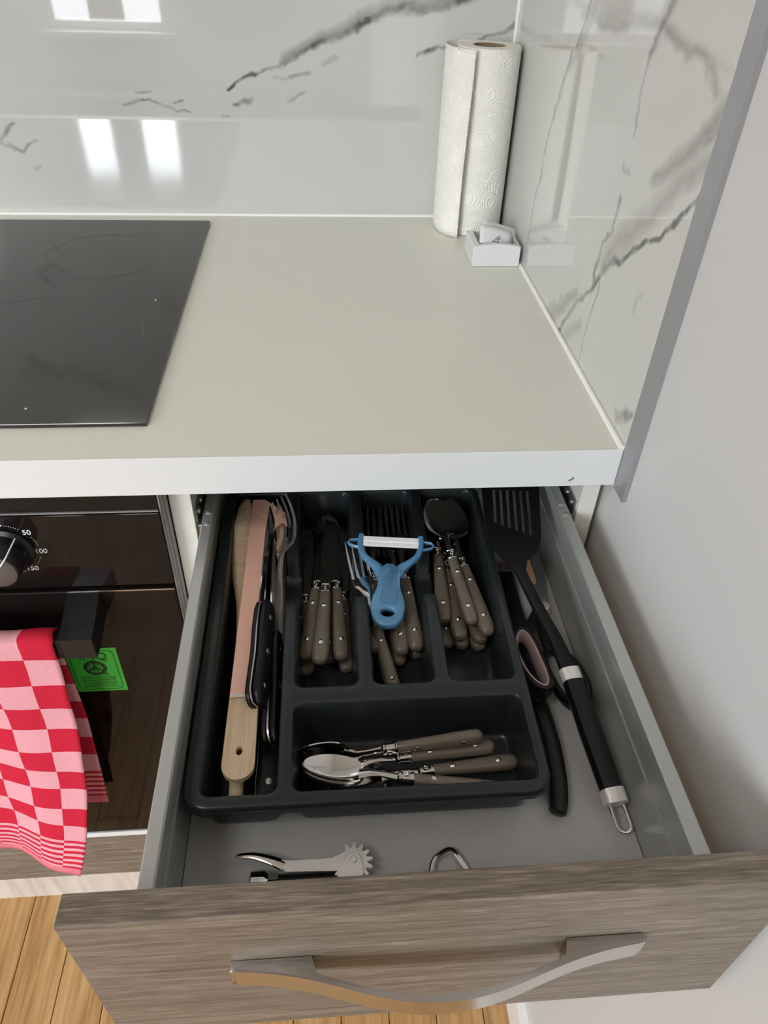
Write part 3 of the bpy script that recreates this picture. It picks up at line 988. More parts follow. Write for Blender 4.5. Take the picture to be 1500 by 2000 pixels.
# finger cut-out through the dividers around the three narrow compartments
def dip(y):
    t0, t1, t2, t3 = -0.058, -0.050, -0.014, -0.004
    if y <= t0 or y >= t3:
        return 0.0
    if y < t1:
        return math.sin((y - t0) / (t1 - t0) * PI / 2)
    if y > t2:
        return math.sin((t3 - y) / (t3 - t2) * PI / 2)
    return 1.0
for v in b.verts:
    if -0.297 < v.co.x < -0.150 and v.co.z > TF + 0.01:
        zc = TZ - 0.026 * dip(v.co.y)
        if v.co.z > zc:
            v.co.z = zc
obj('tray_shell', b, 'tray', parent=tray, smooth=50, mods=[('SOLIDIFY', dict(thickness=0.0016, offset=0))])

# ------------------------------------------------------------------ taupe-handled cutlery: prototypes lie along +x from the handle's end
def handle_parts(root, k=1.0, g=1.0):
    b = new()
    prof = [(0.0000, .0012, .0012), (0.0006, .0036, .0030), (0.0022, .0054, .0044), (0.005, .0066, .0053), (0.010, .0072, .0056), (0.025, .0070, .0054),
            (0.045, .0061, .0049), (0.065, .0053, .0045), (0.0795, .0049, .0044), (0.080, .0047, .0042)]
    tube(b, [(p[0] * k, 0, 0) for p in prof], [p[1] * g for p in prof], [p[2] * g for p in prof], seg=18, power=2.5)
    h = obj('grip', b, 'taupe', parent=root, local=True)
    for x_, hz in ((0.019, .0055), (0.062, .0046)):
        for sg in (1, -1):
            b = new()
            lathe(b, [(0.0023, -0.0012), (0.0023, 0.0003), (0.0017, 0.0009), (0.0006, 0.0012), (0, 0.0012)], (x_ * k, 0, sg * (hz * g - 0.0003)), (0, 0, sg), 14)
            obj('rivet', b, 'chrome', parent=h, local=True)
    b = new()
    e = 0.080 * k
    loft(b, [[(e + dx, w * c, t * s) for c, s in [(math.copysign(abs(math.cos(a)) ** .7, math.cos(a)), math.copysign(abs(math.sin(a)) ** .7, math.sin(a))) for a in [2 * PI * q / 16 for q in range(16)]]]
             for dx, w, t in ((-0.0005, .0046, .0042), (0, .0050, .0045), (0.001, .0050, .0045), (0.0016, .0044, .0041), (0.004, .0042, .0040), (0.0085, .0040, .0036), (0.0092, .0046, .0040), (0.0105, .0045, .0038), (0.0120, .0032, .0018))])
    bo = obj('bolster', b, 'steel', parent=root, local=True)
    b = new()
    tube(b, [(e + 0.0058 + 0.0017 * math.cos(2 * PI * q / 14), 0.0017 * math.sin(2 * PI * q / 14), 0.0041) for q in range(14)], 0.0006, seg=6, closed=True)
    tube(b, [(e + 0.0026, 0, 0.0043), (e + 0.0040, 0, 0.0047)], 0.0010, seg=6)
    obj('bolster_emblem', b, 'chrome', parent=bo, local=True)
    return e + 0.0115


def plate_shape(stations, thick, zf=None, ny=6):
    """a blade or bowl: stations (x, y0, y1); zf(x, v) lifts it, v in -1..1 across"""
    b = new()
    top, bot = [], []
    for i, (x_, y0, y1) in enumerate(stations):
        rt, rb = [], []
        for j in range(ny + 1):
            v = -1 + 2 * j / ny
            y = y0 + (y1 - y0) * j / ny
            z = zf(x_, v) if zf else 0.0
            th = thick(x_, v) if callable(thick) else thick
            rt.append(b.verts.new((x_, y, z + th / 2)))
            rb.append(b.verts.new((x_, y, z - th / 2)))
        top.append(rt)
        bot.append(rb)
    m = len(stations)
    for i in range(m - 1):
        for j in range(ny):
            b.faces.new((top[i][j], top[i + 1][j], top[i + 1][j + 1], top[i][j + 1]))
            b.faces.new((bot[i][j], bot[i][j + 1], bot[i + 1][j + 1], bot[i + 1][j]))
        for j in (0, ny):
            b.faces.new((top[i][j], bot[i][j], bot[i + 1][j], top[i + 1][j]))
    for i in (0, m - 1):
        for j in range(ny):
            b.faces.new((top[i][j], top[i][j + 1], bot[i][j + 1], bot[i][j]))
    return b


I3 = Matrix.Identity(3)


def proto_knife(label, group):
    t = thing('table_knife', label, 'knife', group=group)
    e = handle_parts(t)
    st = []
    for q in range(25):
        f_ = q / 24
        x_ = e + 0.096 * f_
        lo = -0.0045 - 0.0028 * min(1, f_ * 6) if f_ > 0.02 else -0.0035
        hi = 0.0040 + 0.0026 * min(1, f_ * 4)
        r = max(0.0, (f_ - 0.80) / 0.20)
        lo2 = lo + (0.0045 - lo) * (1 - math.sqrt(max(0, 1 - r * r)))
        hi2 = hi - 0.0022 * r * r
        st.append((x_, min(lo2, hi2 - 0.0004), hi2))
    obj('blade', plate_shape(st, lambda x_, v: 0.0015 * (0.62 + 0.38 * v)), 'steel', parent=t, local=True)
    return t


def proto_fork(label, group):
    t = thing('table_fork', label, 'fork', group=group)
    e = handle_parts(t)
    b = new()
    pts = [(e - 0.001, 0, 0), (e + 0.012, 0, 0.0008), (e + 0.024, 0, 0.0016), (e + 0.034, 0, 0.0004), (e + 0.040, 0, -0.0008)]
    tube(b, pts, [0.0030, 0.0024, 0.0030, 0.0062, 0.0098], [0.0017, 0.0016, 0.0014, 0.0012, 0.0010], seg=12, power=2.6)
    tube(b, [(e + 0.038, 0, -0.0006), (e + 0.046, 0, -0.0022), (e + 0.052, 0, -0.0030)], [0.0092, 0.0108, 0.0108], [0.0010, 0.0009, 0.0009], seg=12, power=4)
    for k in range(4):
        y = -0.0088 + 0.00587 * k
        tube(b, [(e + 0.050, y, -0.0028), (e + 0.064, y, -0.0026), (e + 0.080, y * 1.02, -0.0002), (e + 0.095, y * 1.03, 0.0042)], [0.0018, 0.0016, 0.0013, 0.0006], [0.0010, 0.0009, 0.0008, 0.0005], seg=8)
    obj('tines', b, 'steel', parent=t, local=True)
    return t


def proto_spoon(label, group, bl, bw, neck, name='table_spoon', depth=0.0085, k=1.0):
    t = thing(name, label, 'spoon', group=group)
    e = handle_parts(t, k, 0.87 if k < 1 else 1.0)
    b = new()
    tube(b, [(e - 0.001, 0, 0), (e + neck * .5, 0, 0.0010), (e + neck * .85, 0, 0.0012), (e + neck + 0.004, 0, -0.0008)], [0.0034, 0.0028, 0.0034, 0.0052], [0.0018, 0.0016, 0.0013, 0.0010], seg=12)
    obj('neck', b, 'steel', parent=t, local=True)
    st = []
    N = 22
    for q in range(N + 1):
        u = 0.5 - 0.5 * math.cos(PI * q / N)
        uu = u ** 0.86
        w = bw / 2 * max(0.0, 1 - (2 * uu - 1) ** 2) ** 0.44
        w = max(w, 0.0028 if u < 0.5 else 0.0016)
        st.append((e + neck + bl * u, -w, w))
    x0 = e + neck
    def zf(x_, v):
        u = (x_ - x0) / bl
        return -depth * (math.sin(PI * min(1, max(0, u * 0.97 + 0.015)))) ** 0.7 * (1 - v * v * 0.96) - 0.0005
    obj('bowl', plate_shape(st, 0.0011, zf, ny=10), 'steel', parent=t, local=True)
    return t


SETS = {}
def lay(kind, make, items, group):
    proto = None
    for lab, p0, p1, roll in items:
        r = pose(p0, p1, math.radians(roll))
        if proto is None:
            proto = make(lab, group)
            proto.matrix_world = Matrix.Translation(UP) @ Matrix.Translation(Vector(p0)) @ r.to_4x4()
        else:
            dup(proto, kind, lab, p0, r, proto['category'], group)


lay('table_knife', proto_knife, [
    ('taupe-handled table knife, middle and topmost of the three upper knives', (-0.2666, -0.1171, -0.1262), (-0.2559, 0.0325, -0.128), 0),
    ('taupe-handled table knife on the left of the three upper knives', (-0.2779, -0.1059, -0.1355), (-0.262, 0.0432, -0.1337), -17),
    ('taupe-handled table knife on the right of the three upper knives', (-0.2487, -0.1068, -0.1355), (-0.2522, 0.0431, -0.1337), 17),
    ('taupe-handled table knife at the bottom left, its rounded end farthest towards the tray front', (-0.2785, -0.1099, -0.15), (-0.2794, 0.0401, -0.1474), 4),
    ('taupe-handled table knife at the bottom right of the knife compartment beside the fork divider', (-0.244, -0.1084, -0.15), (-0.244, 0.0416, -0.1474), -4),
    ('taupe-handled table knife almost hidden under the upper knives, only its handle end showing', (-0.257, -0.0975, -0.1505), (-0.2624, 0.0524, -0.1478), 0),
], 'taupe-handled table knives in the tray')
lay('table_fork', proto_fork, [
    ('taupe-handled table fork with handle end to the left below the blue peeler', (-0.2173, -0.0991, -0.1365), (-0.2135, 0.0508, -0.1311), 0),
    ('taupe-handled table fork with handle emerging straight below the blue peeler, in the middle', (-0.1965, -0.1029, -0.1365), (-0.1937, 0.047, -0.131), 0),
    ('taupe-handled table fork to the right of the peeler beside the spoon divider', (-0.1833, -0.1011, -0.134), (-0.1885, 0.0486, -0.1263), 0),
    ('taupe-handled table fork low under the middle fork handle', (-0.1985, -0.1031, -0.1505), (-0.1985, 0.0468, -0.1438), 0),
    ('taupe-handled table fork low under the right-hand fork handle', (-0.1822, -0.096, -0.1505), (-0.1859, 0.0538, -0.1443), 0),
], 'taupe-handled table forks in the tray')
df = bpy.data.objects['table_fork']
p0, p1 = (-0.2046, -0.1385, -0.1480), (-0.2335, 0.0060, -0.1060)
df = dup(df, 'dessert_fork', 'shorter taupe-handled fork lying slanted, tines raised over the knife divider, handle end nearest the front', p0, pose(p0, p1, math.radians(4)), 'fork', 'taupe-handled table forks in the tray')
df.name = 'dessert_fork'
df.matrix_world = df.matrix_world @ Matrix.Diagonal((0.82, 0.95, 0.95, 1))
lay('table_spoon', lambda l, g: proto_spoon(l, g, 0.066, 0.043, 0.026), [
    ('taupe-handled tablespoon lying on the left of the spoon compartment', (-0.1555, -0.0701, -0.1345), (-0.1475, 0.0795, -0.1269), 0),
    ('taupe-handled tablespoon slanting to the right wall, the rightmost upper spoon handle', (-0.1190, -0.0896, -0.131), (-0.1376, 0.0587, -0.1217), 0),
    ('taupe-handled tablespoon whose handle lies between the left and the top spoon', (-0.1427, -0.0862, -0.1395), (-0.1427, 0.0637, -0.1353), 0),
    ('taupe-handled tablespoon at the bottom left, only a handle end showing', (-0.1545, -0.0861, -0.1505), (-0.1408, 0.0632, -0.1459), 0),
    ('taupe-handled tablespoon at the bottom middle, directly under the slanted middle handle', (-0.1404, -0.0874, -0.1508), (-0.1395, 0.0625, -0.1466), 0),
    ('taupe-handled tablespoon directly below the rightmost upper handle', (-0.1235, -0.0888, -0.1425), (-0.1475, 0.0589, -0.139), 0),
    ('taupe-handled tablespoon at the very bottom right under two other spoons', (-0.1245, -0.0896, -0.1512), (-0.1393, 0.0593, -0.1464), 0),
], 'taupe-handled tablespoons in the tray')
t = proto_spoon('small taupe-handled spoon with a dark narrow bowl on top of the tablespoons', 'taupe-handled teaspoons in the tray', 0.052, 0.031, 0.018, name='teaspoon', depth=0.006, k=0.93)
p0, p1 = (-0.1325, -0.0806, -0.1265), (-0.1402, -0.0083, -0.1185)
t.matrix_world = Matrix.Translation(UP) @ Matrix.Translation(Vector(p0)) @ pose(p0, p1).to_4x4()
t = None
for lab, p0, p1, roll in [
    ('taupe-handled teaspoon at the back of the front compartment, lying on its edge', (-0.1427, -0.1896, -0.13), (-0.2921, -0.1982, -0.1397), -82),
    ('taupe-handled teaspoon second from the back in the front compartment', (-0.1324, -0.1905, -0.143), (-0.2818, -0.2036, -0.1419), 8),
    ('taupe-handled teaspoon reaching farthest right in the front compartment', (-0.1154, -0.2011, -0.149), (-0.2651, -0.2107, -0.148), 4),
    ('taupe-handled teaspoon crossing the others, its handle dipping behind the front rim', (-0.1341, -0.2305, -0.138), (-0.2817, -0.2095, -0.1251), 16),
]:
    r = pose(p0, p1, math.radians(roll))
    if t is None:
        t = proto_spoon(lab, 'taupe-handled teaspoons in the tray', 0.046, 0.031, 0.024, name='teaspoon', depth=0.007, k=0.83)
        t.matrix_world = Matrix.Translation(UP) @ Matrix.Translation(Vector(p0)) @ r.to_4x4()
    else:
        dup(t, 'teaspoon', lab, p0, r, 'spoon', 'taupe-handled teaspoons in the tray')

# ------------------------------------------------------------------ blue peeler lying over the forks
pr0, pr1 = Vector((-0.2090, -0.0890, -0.1180)), Vector((-0.1990, 0.0000, -0.0980))
R = pose(pr0, pr1)
pe = thing('peeler', 'blue plastic vegetable peeler with a white blade lying across the forks', 'peeler', pr0, R)
def ys(pts):
    return [(p[0], p[1]) for p in pts]
hw = spline([(0.0, 0.0005), (0.002, 0.0075), (0.008, 0.0128), (0.018, 0.0150), (0.028, 0.0140), (0.038, 0.0108), (0.048, 0.0100), (0.056, 0.0112)], 28)
b = new()
hole = [(0.0135 + 0.0042 * math.cos(2 * PI * k / 20), 0.0062 * math.sin(2 * PI * k / 20)) for k in range(20)]
out = [(p[0], p[1]) for p in hw] + [(0.064, 0.0030)] + [(0.064, -0.0030)] + [(p[0], -p[1]) for p in reversed(hw)][:-1]
def ringz(pts, z):
    return [b.verts.new((p[0], p[1], z)) for p in pts]
def eds(R_):
    return [b.edges.get((R_[i], R_[(i + 1) % len(R_)])) or b.edges.new((R_[i], R_[(i + 1) % len(R_)])) for i in range(len(R_))]
def scl(pts, c, d):
    r_ = []
    for p in pts:
        v = Vector((p[0] - c[0], p[1] - c[1]))
        l = v.length
        r_.append((c[0] + v.x * max(0, l - d) / l, c[1] + v.y * max(0, l - d) / l))
    return r_
C0 = (0.022, 0)
lv = [(0.0012, -0.0042), (0.0003, -0.0034), (0, -0.002), (0, 0.002), (0.0004, 0.0034), (0.0014, 0.0043)]
rs = [ringz(scl(out, C0, d), z) for d, z in lv]
for A_, B_ in zip(rs, rs[1:]):
    for i in range(len(A_)):
        j = (i + 1) % len(A_)
        b.faces.new((A_[i], A_[j], B_[j], B_[i]))
hs = [ringz(scl(hole, (0.0135, 0), d), z) for d, z in ((-0.0009, -0.0042), (0, -0.0034), (0, 0.0034), (-0.0010, 0.0043))]
for A_, B_ in zip(hs, hs[1:]):
    for i in range(20):
        j = (i + 1) % 20
        b.faces.new((B_[i], B_[j], A_[j], A_[i]))
bmesh.ops.triangle_fill(b, use_beauty=True, edges=eds(rs[0]) + eds(hs[0]), normal=(0, 0, -1))
bmesh.ops.triangle_fill(b, use_beauty=True, edges=eds(rs[-1]) + eds(hs[-1]), normal=(0, 0, 1))
obj('grip', b, 'blue', parent=pe, local=True, smooth=50)
for s in (1, -1):
    b = new()
    pts = spline([(0.052, s * 0.0065, 0), (0.060, s * 0.0105, 0), (0.067, s * 0.0180, 0), (0.074, s * 0.0245, 0), (0.083, s * 0.0275, 0), (0.0925, s * 0.0277, 0), (0.0965, s * 0.0272, 0)], 26)
    n = len(pts)
    tube(b, pts, [0.0058 - 0.0030 * min(1, i / 10) for i in range(n - 1)] + [0.0015], [0.0041 - 0.0008 * i / n for i in range(n - 1)] + [0.002], seg=12, power=3)
    arm = obj('arm', b, 'blue', parent=pe, local=True)
    b = new()
    tube(b, [(0.0905, s * 0.0295, 0.0005), (0.0895, s * 0.0375, 0.0005), (0.0865, s * 0.0395, 0.0005), (0.0840, s * 0.0375, 0.0005), (0.0815, s * 0.0295, 0.0005)], 0.0010, 0.0022, seg=8)
    obj('side_hook', b, 'blue', parent=arm, local=True)
b = new()
prism(b, [(p[0], p[1]) for p in spline([(0.021, 0.0), (0.021, 0.0060), (0.026, 0.0075), (0.036, 0.0062), (0.046, 0.0060), (0.054, 0.0072), (0.0575, 0.004), (0.0575, 0.0)], 30)] +
      [(p[0], -p[1]) for p in reversed(spline([(0.021, 0.0), (0.021, 0.0060), (0.026, 0.0075), (0.036, 0.0062), (0.046, 0.0060), (0.054, 0.0072), (0.0575, 0.004), (0.0575, 0.0)], 30))][1:-1], 0.0040, 0.0048, bev=0.0003)
obj('grip_inset', b, 'bluedeep', parent=pe, local=True)
b = new()
for z in (0.0205, 0.0185):
    pts = [(z - 0.006 + 0.002 * (1 - abs(k) / 5), 0.0012 * k, 0.0043) for k in range(-5, 6)]
b.free()
b = new()
tube(b, [(0.0200 + 0.0016 * math.cos(k * PI / 8), 0.0016 * k, 0.0043) for k in range(-4, 5)], 0.0005, seg=6)
obj('grip_ridge', b, 'blue', parent=pe, local=True)
# white swivel blade with its slot
b = new()
W = 0.0248
for q in ((0.0828, 0.0862, 0.0012, 0.0024), (0.0880, 0.0932, 0.0012, 0.0030)):
    box(b, q[0], q[1], -W, W, q[2], q[3], bev=0.0003)
box(b, 0.0828, 0.0932, W - 0.004, W + 0.0022, 0.0010, 0.0026, bev=0.0003)
box(b, 0.0828, 0.0932, -W - 0.0022, -W + 0.004, 0.0010, 0.0026, bev=0.0003)
box(b, 0.0858, 0.0884, -W + 0.003, W - 0.003, 0.0002, 0.0012)
obj('blade', b, 'ceramic', parent=pe, local=True, smooth=0)

# ------------------------------------------------------------------ left compartment
ws = thing('wooden_spoon', 'pale wooden spoon lying at the left wall under the pink sleeve', 'spoon', (-0.336, -0.07, -0.135))
b = new()
pts = spline([(-0.3275, -0.2335, -0.1395), (-0.3300, -0.15, -0.1400), (-0.3345, -0.06, -0.1360), (-0.3375, -0.03, -0.1340)], 20)
tube(b, pts, 0.0052, 0.0042, seg=12)
obj('stem', b, 'wood', parent=ws)
b = new()
pts = [(-0.3372, -0.036, -0.1345), (-0.3385, -0.015, -0.1290), (-0.3400, 0.015, -0.1220), (-0.3400, 0.045, -0.1160), (-0.3385, 0.068, -0.1120), (-0.3370, 0.078, -0.1105), (-0.3365, 0.0805, -0.1100)]
tube(b, pts, [0.0050, 0.0075, 0.0092, 0.0092, 0.0070, 0.0035, 0.0008], [0.0042, 0.0048, 0.0050, 0.0048, 0.0042, 0.003, 0.0008], seg=14)
obj('paddle', b, 'wood', parent=ws)

sp0, sp1 = Vector((-0.3258, -0.2200, -0.1250)), Vector((-0.3225, 0.085, -0.1140))
R = pose(sp0, sp1)
wsp = thing('wooden_spatula', 'flat pale wooden spatula with a hanging hole, its end sticking out of a pink sleeve', 'spatula', sp0, R)
b = new()
def spat(x0, x1, w0, w1):
    pts = []
    for k in range(13):
        a = PI / 2 + PI * k / 12
        pts.append((x0 + w0 + w0 * math.cos(a) * 1.0, w0 * math.sin(a)))
    return pts + [(x1, -w1), (x1, w1)]
o_ = spat(0.0, 0.288, 0.0118, 0.0088)
o_.reverse()
hole = [(0.0225 + 0.0036 * math.cos(2 * PI * k / 16), 0.0025 * math.sin(2 * PI * k / 16)) for k in range(16)]
def slab_with_hole(b, o_, hole, z0, z1):
    def rz(pts, z):
        return [b.verts.new((p[0], p[1], z)) for p in pts]
    def ed(R_):
        return [b.edges.get((R_[i], R_[(i + 1) % len(R_)])) or b.edges.new((R_[i], R_[(i + 1) % len(R_)])) for i in range(len(R_))]
    oa, ob, ha, hb_ = rz(o_, z0), rz(o_, z1), rz(hole, z0), rz(hole, z1)
    for A_, B_ in ((oa, ob), (hb_, ha)):
        for i in range(len(A_)):
            j = (i + 1) % len(A_)
            b.faces.new((A_[i], A_[j], B_[j], B_[i]))
    bmesh.ops.triangle_fill(b, use_beauty=True, edges=ed(oa) + ed(ha), normal=(0, 0, -1))
    bmesh.ops.triangle_fill(b, use_beauty=True, edges=ed(ob) + ed(hb_), normal=(0, 0, 1))
slab_with_hole(b, o_, hole, -0.0025, 0.0025)
obj('blade', b, 'wood', parent=wsp, local=True, smooth=30)

ps = thing('paper_sleeve', 'folded pink paper sleeve with a torn lower edge around the wooden spatula', 'paper', sp0, R)
b = new()
secs = []
for x_, w_, yc in ((0.0665, .0103, 0), (0.071, .0106, 0), (0.12, .0102, 0), (0.20, .0094, 0), (0.26, .0092, 0), (0.294, .0090, 0)):
    secs.append([(x_ + (0.004 if (i in (0, 3) and x_ < .07) else 0), yc + w_ * c, s) for i, (c, s) in enumerate(((-1, -.0034), (1, -.0034), (1.0, .0034), (-.9, .0040)))])
loft(b, secs, cap0=False, cap1=False)
obj('sleeve', b, 'pink', parent=ps, local=True, smooth=0, mods=[('SOLIDIFY', dict(thickness=0.0005, offset=1))])
b = new()
prism(b, [(0.0672, 0.0103), (0.0690, 0.0070), (0.0672, 0.0040), (0.0676, 0.0), (0.0655, -0.0050), (0.0650, -0.0103), (0.0668, -0.0103), (0.0690, -0.0030), (0.0700, 0.0050), (0.0712, 0.0103)], 0.0036, 0.0044)
obj('torn_edge', b, 'leaflet', parent=ps, local=True, smooth=0)
b = new()
# the sleeve's folded-over flap at the far end, coming down to the right
prism(b, [(0.298, 0.009), (0.298, -0.003), (0.278, -0.024), (0.258, -0.027), (0.264, -0.022), (0.258, -0.017), (0.238, -0.0155), (0.235, -0.0088), (0.27, -0.0088), (0.285, 0.009)], 0.0048, 0.0056)
obj('folded_flap', b, 'pink', parent=ps, local=True, smooth=0)


def kitchen_knife(label, name, p0, p1, roll, blen, bw, hlen=0.098, hw=0.0098, ht=0.0062, serr=False):
    R_ = pose(p0, p1, math.radians(roll))
    t_ = thing(name, label, 'knife', p0, R_, group='black-handled knives in the left compartment')
    prof = [(0, .5, .6), (0.003, .82, .85), (0.009, 1.05, 1.0), (0.02, 1.02, 1.0), (0.045, .88, .95), (0.07, .98, 1.0), (0.09, .92, .95), (0.098, .70, .8)]
    for s in (1, -1):
        b_ = new()
        tube(b_, [(q[0] * hlen / .098, 0, s * (ht / 2 + 0.0006)) for q in prof], [hw * q[1] for q in prof], [ht / 2 * q[2] for q in prof], seg=14, power=2.8)
        sc = obj('handle_scale', b_, 'blackplastic', parent=t_, local=True)
        for x_ in (0.016, 0.048, 0.082):
            b_ = new()
            lathe(b_, [(0.0027, -0.001), (0.0027, 0.0002), (0.0018, 0.0006), (0, 0.0007)], (x_ * hlen / .098, 0, s * (ht + 0.0004)), (0, 0, s), 14)
            obj('rivet', b_, 'brushed', parent=sc, local=True)
    st = [(q[0] * hlen / .098, -hw * q[1] * 1.03, hw * q[1] * 1.03) for q in prof]
    obj('tang', plate_shape(st, 0.0013, ny=2), 'brushed', parent=t_, local=True)
    st = []
    N = 96 if serr else 24
    for q in range(N + 1):
        f_ = q / N
        r_ = max(0, (f_ - 0.7) / 0.3)
        y0 = -bw * 0.5 + (0.0011 * (q % 2) if serr and 0.05 < f_ < 0.9 else 0)
        st.append((hlen - 0.002 + blen * f_, min(y0 + bw * 0.75 * r_ * r_, bw * 0.48), bw * 0.5 - bw * 0.12 * r_))
    obj('blade', plate_shape(st, lambda x_, v: 0.0013 * (0.6 + 0.4 * v), ny=3), 'steel', parent=t_, local=True)
    return t_


kitchen_knife('black-handled knife on edge beside the pink sleeve, its rounded butt uppermost', 'kitchen_knife', (-0.3145, -0.163, -0.1170), (-0.3120, -0.065, -0.1095), 62, 0.118, 0.019)
kitchen_knife('black-handled knife with a serrated blade standing next to the divider', 'serrated_knife', (-0.3030, -0.187, -0.1320), (-0.3045, -0.090, -0.1215), 74, 0.108, 0.018, serr=True)
kitchen_knife('black-handled knife lying lowest, its riveted butt in the front corner of the left compartment', 'kitchen_knife', (-0.3050, -0.228, -0.1470), (-0.3075, -0.13, -0.1455), 8, 0.11, 0.018, hw=0.0092)

# clear plastic fork
b_dir = pose((-0.3, -0.09, -0.125), (-0.2975, 0.05, -0.108), math.radians(-38))
cf = thing('plastic_fork', 'clear plastic fork with upturned tines beside the divider in the left compartment', 'fork', (-0.3000, -0.100, -0.1270), b_dir)
b = new()
pts = spline([(0, 0, 0), (0.04, 0, 0.003), (0.08, 0, 0.005), (0.098, 0, 0.004), (0.106, 0, 0.002), (0.112, 0, 0.0)], 24)
n = len(pts)
ww = [0.0045 - 0.0012 * min(1, i / 14) + (0.0085 * max(0, (i - 17) / 7.0)) for i in range(n)]
tube(b, pts, ww, 0.0011, seg=10, power=3)
obj('stem', b, 'clear', parent=cf, local=True)
b = new()
tube(b, [(0.110, 0, 0.0004), (0.118, 0, -0.002), (0.126, 0, -0.003)], [0.0105, 0.0115, 0.0115], 0.0009, seg=10, power=4)
for k in range(4):
    y = -0.0094 + 0.00627 * k
    tube(b, spline([(0.123, y, -0.0028), (0.140, y, -0.002), (0.155, y * .98, 0.003), (0.168, y * .95, 0.012)], 8), [0.0021, 0.002, 0.002, 0.0018, 0.0017, 0.0015, 0.0013, 0.0010, 0.0006], 0.0009, seg=8)
obj('tines', b, 'clear', parent=cf, local=True)
st_ = thing('wooden_stick', 'second pale wooden utensil lying between the pink sleeve and the clear fork', 'spatula', (-0.306, 0.0, -0.135))
b = new()
tube(b, spline([(-0.3095, -0.125, -0.1400), (-0.3090, -0.06, -0.1310), (-0.3075, 0.0, -0.1225), (-0.3065, 0.05, -0.1160), (-0.3060, 0.076, -0.1135)], 16),
     [.003, .0042, .0045, .0045, .0046, .0048, .0052, .0058, .0064, .0070, .0074, .0076, .0076, .0072, .006, .004, .001], [.002] + [.003] * 15 + [.001], seg=12, power=2.6)
obj('handle', b, 'wood', parent=st_)
# small white plastic handle deeper in the same compartment
wh = thing('white_spreader', 'white plastic spreader mostly hidden beneath the clear fork', 'spreader', (-0.2975, 0.0, -0.150))
b = new()
tube(b, [(-0.2995, -0.060, -0.1500), (-0.2985, -0.058, -0.1500), (-0.2985, -0.02, -0.1495), (-0.2985, 0.03, -0.149), (-0.299, 0.06, -0.149), (-0.299, 0.064, -0.149)], [.001, .0035, .0045, .006, .0055, .001], [.001, .0022, .0022, .0016, .0014, .0005], seg=12)
obj('handle', b, 'whitepl', parent=wh)

# ------------------------------------------------------------------ right of the tray
def q3(p):
    return Vector(p)
tu = thing('turner', 'black slotted turner with steel collars lying across the gap beside the tray', 'spatula', (-0.06, -0.14, -0.125))
ga, gb = Vector((-0.0518, -0.2325, -0.1440)), Vector((-0.0615, -0.1460, -0.1250))
b = new()
tube(b, [ga, ga.lerp(gb, .5), gb], [0.0086, 0.0092, 0.0082], [0.0074, 0.0078, 0.0070], seg=8, power=3.2)
gp = obj('grip', b, 'blackplastic', parent=tu, smooth=28)
for n_, a_, d_, r_ in (('steel_collar', ga, (ga - gb).normalized(), (0.0092, 0.0080)), ('steel_collar', gb, (gb - ga).normalized(), (0.0086, 0.0074))):
    b = new()
    tube(b, [a_ - d_ * 0.001, a_ + d_ * 0.0095], r_[0], r_[1], seg=20, power=2.6)
    obj(n_, b, 'plate', parent=tu)
# wire hanging loop at the grip's end
d_ = (ga - gb).normalized()
w_ = Vector((0, 0, 1)).cross(d_).normalized()
e_ = ga + d_ * 0.009
b = new()
pts = [e_ + w_ * 0.0052, e_ + w_ * 0.0052 + d_ * 0.013]
pts += [e_ + d_ * (0.0155 + 0.0048 * math.sin(PI * k / 8)) + w_ * (0.0052 * math.cos(PI * k / 8)) for k in range(9)]
pts += [e_ - w_ * 0.0052 + d_ * 0.013, e_ - w_ * 0.0052]
tube(b, pts, 0.0013, seg=8)
obj('hanging_loop', b, 'steel', parent=tu)
nk = spline([tuple(gb + (gb - ga).normalized() * 0.008), (-0.0668, -0.110, -0.1190), (-0.0745, -0.080, -0.1135), (-0.0805, -0.055, -0.1085), (-0.0838, -0.040, -0.1055), (-0.0850, -0.030, -0.1040)], 22)
n = len(nk)
b = new()
tube(b, nk, [0.0072 - 0.0020 * min(1, i / 8) + 0.004 * max(0, (i - 18) / 4) for i in range(n)], [0.0055 - 0.0026 * i / n for i in range(n)], seg=12, power=2.5)
obj('neck', b, 'blacksatin', parent=tu)
# slotted head, bars and frame of one nylon plate
hp0, hp1 = Vector((-0.0868, -0.0300, -0.1035)), Vector((-0.0735, 0.072, -0.0880))
R = pose(hp0, hp1)
b = new()
L_ = 0.100
oc = spline([(-0.006, 0.0055), (0.004, 0.0105), (0.013, 0.0190), (0.024, 0.0240), (0.040, 0.0262), (0.07, 0.0275), (0.097, 0.0285), (0.100, 0.0270)], 24)
on = [(p[0], p[1]) for p in oc] + [(p[0], -p[1]) for p in reversed(oc)]
def rz(pts, z):
    return [b.verts.new((p[0], p[1], z)) for p in pts]
def ed(R_):
    return [b.edges.get((R_[i], R_[(i + 1) % len(R_)])) or b.edges.new((R_[i], R_[(i + 1) % len(R_)])) for i in range(len(R_))]
loopsA, loopsB = [rz(on, -0.0013)], [rz(on, 0.0013)]
for k in range(6):
    y = -0.0165 + 0.0066 * k
    xa = 0.034 + 0.0025 * k
    sl = [(xa, y - 0.0015), (0.093, y - 0.0015), (0.093, y + 0.0015), (xa, y + 0.0015)]
    loopsA.append(rz(sl, -0.0013))
    loopsB.append(rz(sl, 0.0013))
for A_, B_ in zip(loopsA, loopsB):
    for i in range(len(A_)):
        j = (i + 1) % len(A_)
        b.faces.new((A_[i], A_[j], B_[j], B_[i]))
bmesh.ops.triangle_fill(b, use_beauty=True, edges=[e for l_ in loopsA for e in ed(l_)], normal=(0, 0, -1))
bmesh.ops.triangle_fill(b, use_beauty=True, edges=[e for l_ in loopsB for e in ed(l_)], normal=(0, 0, 1))
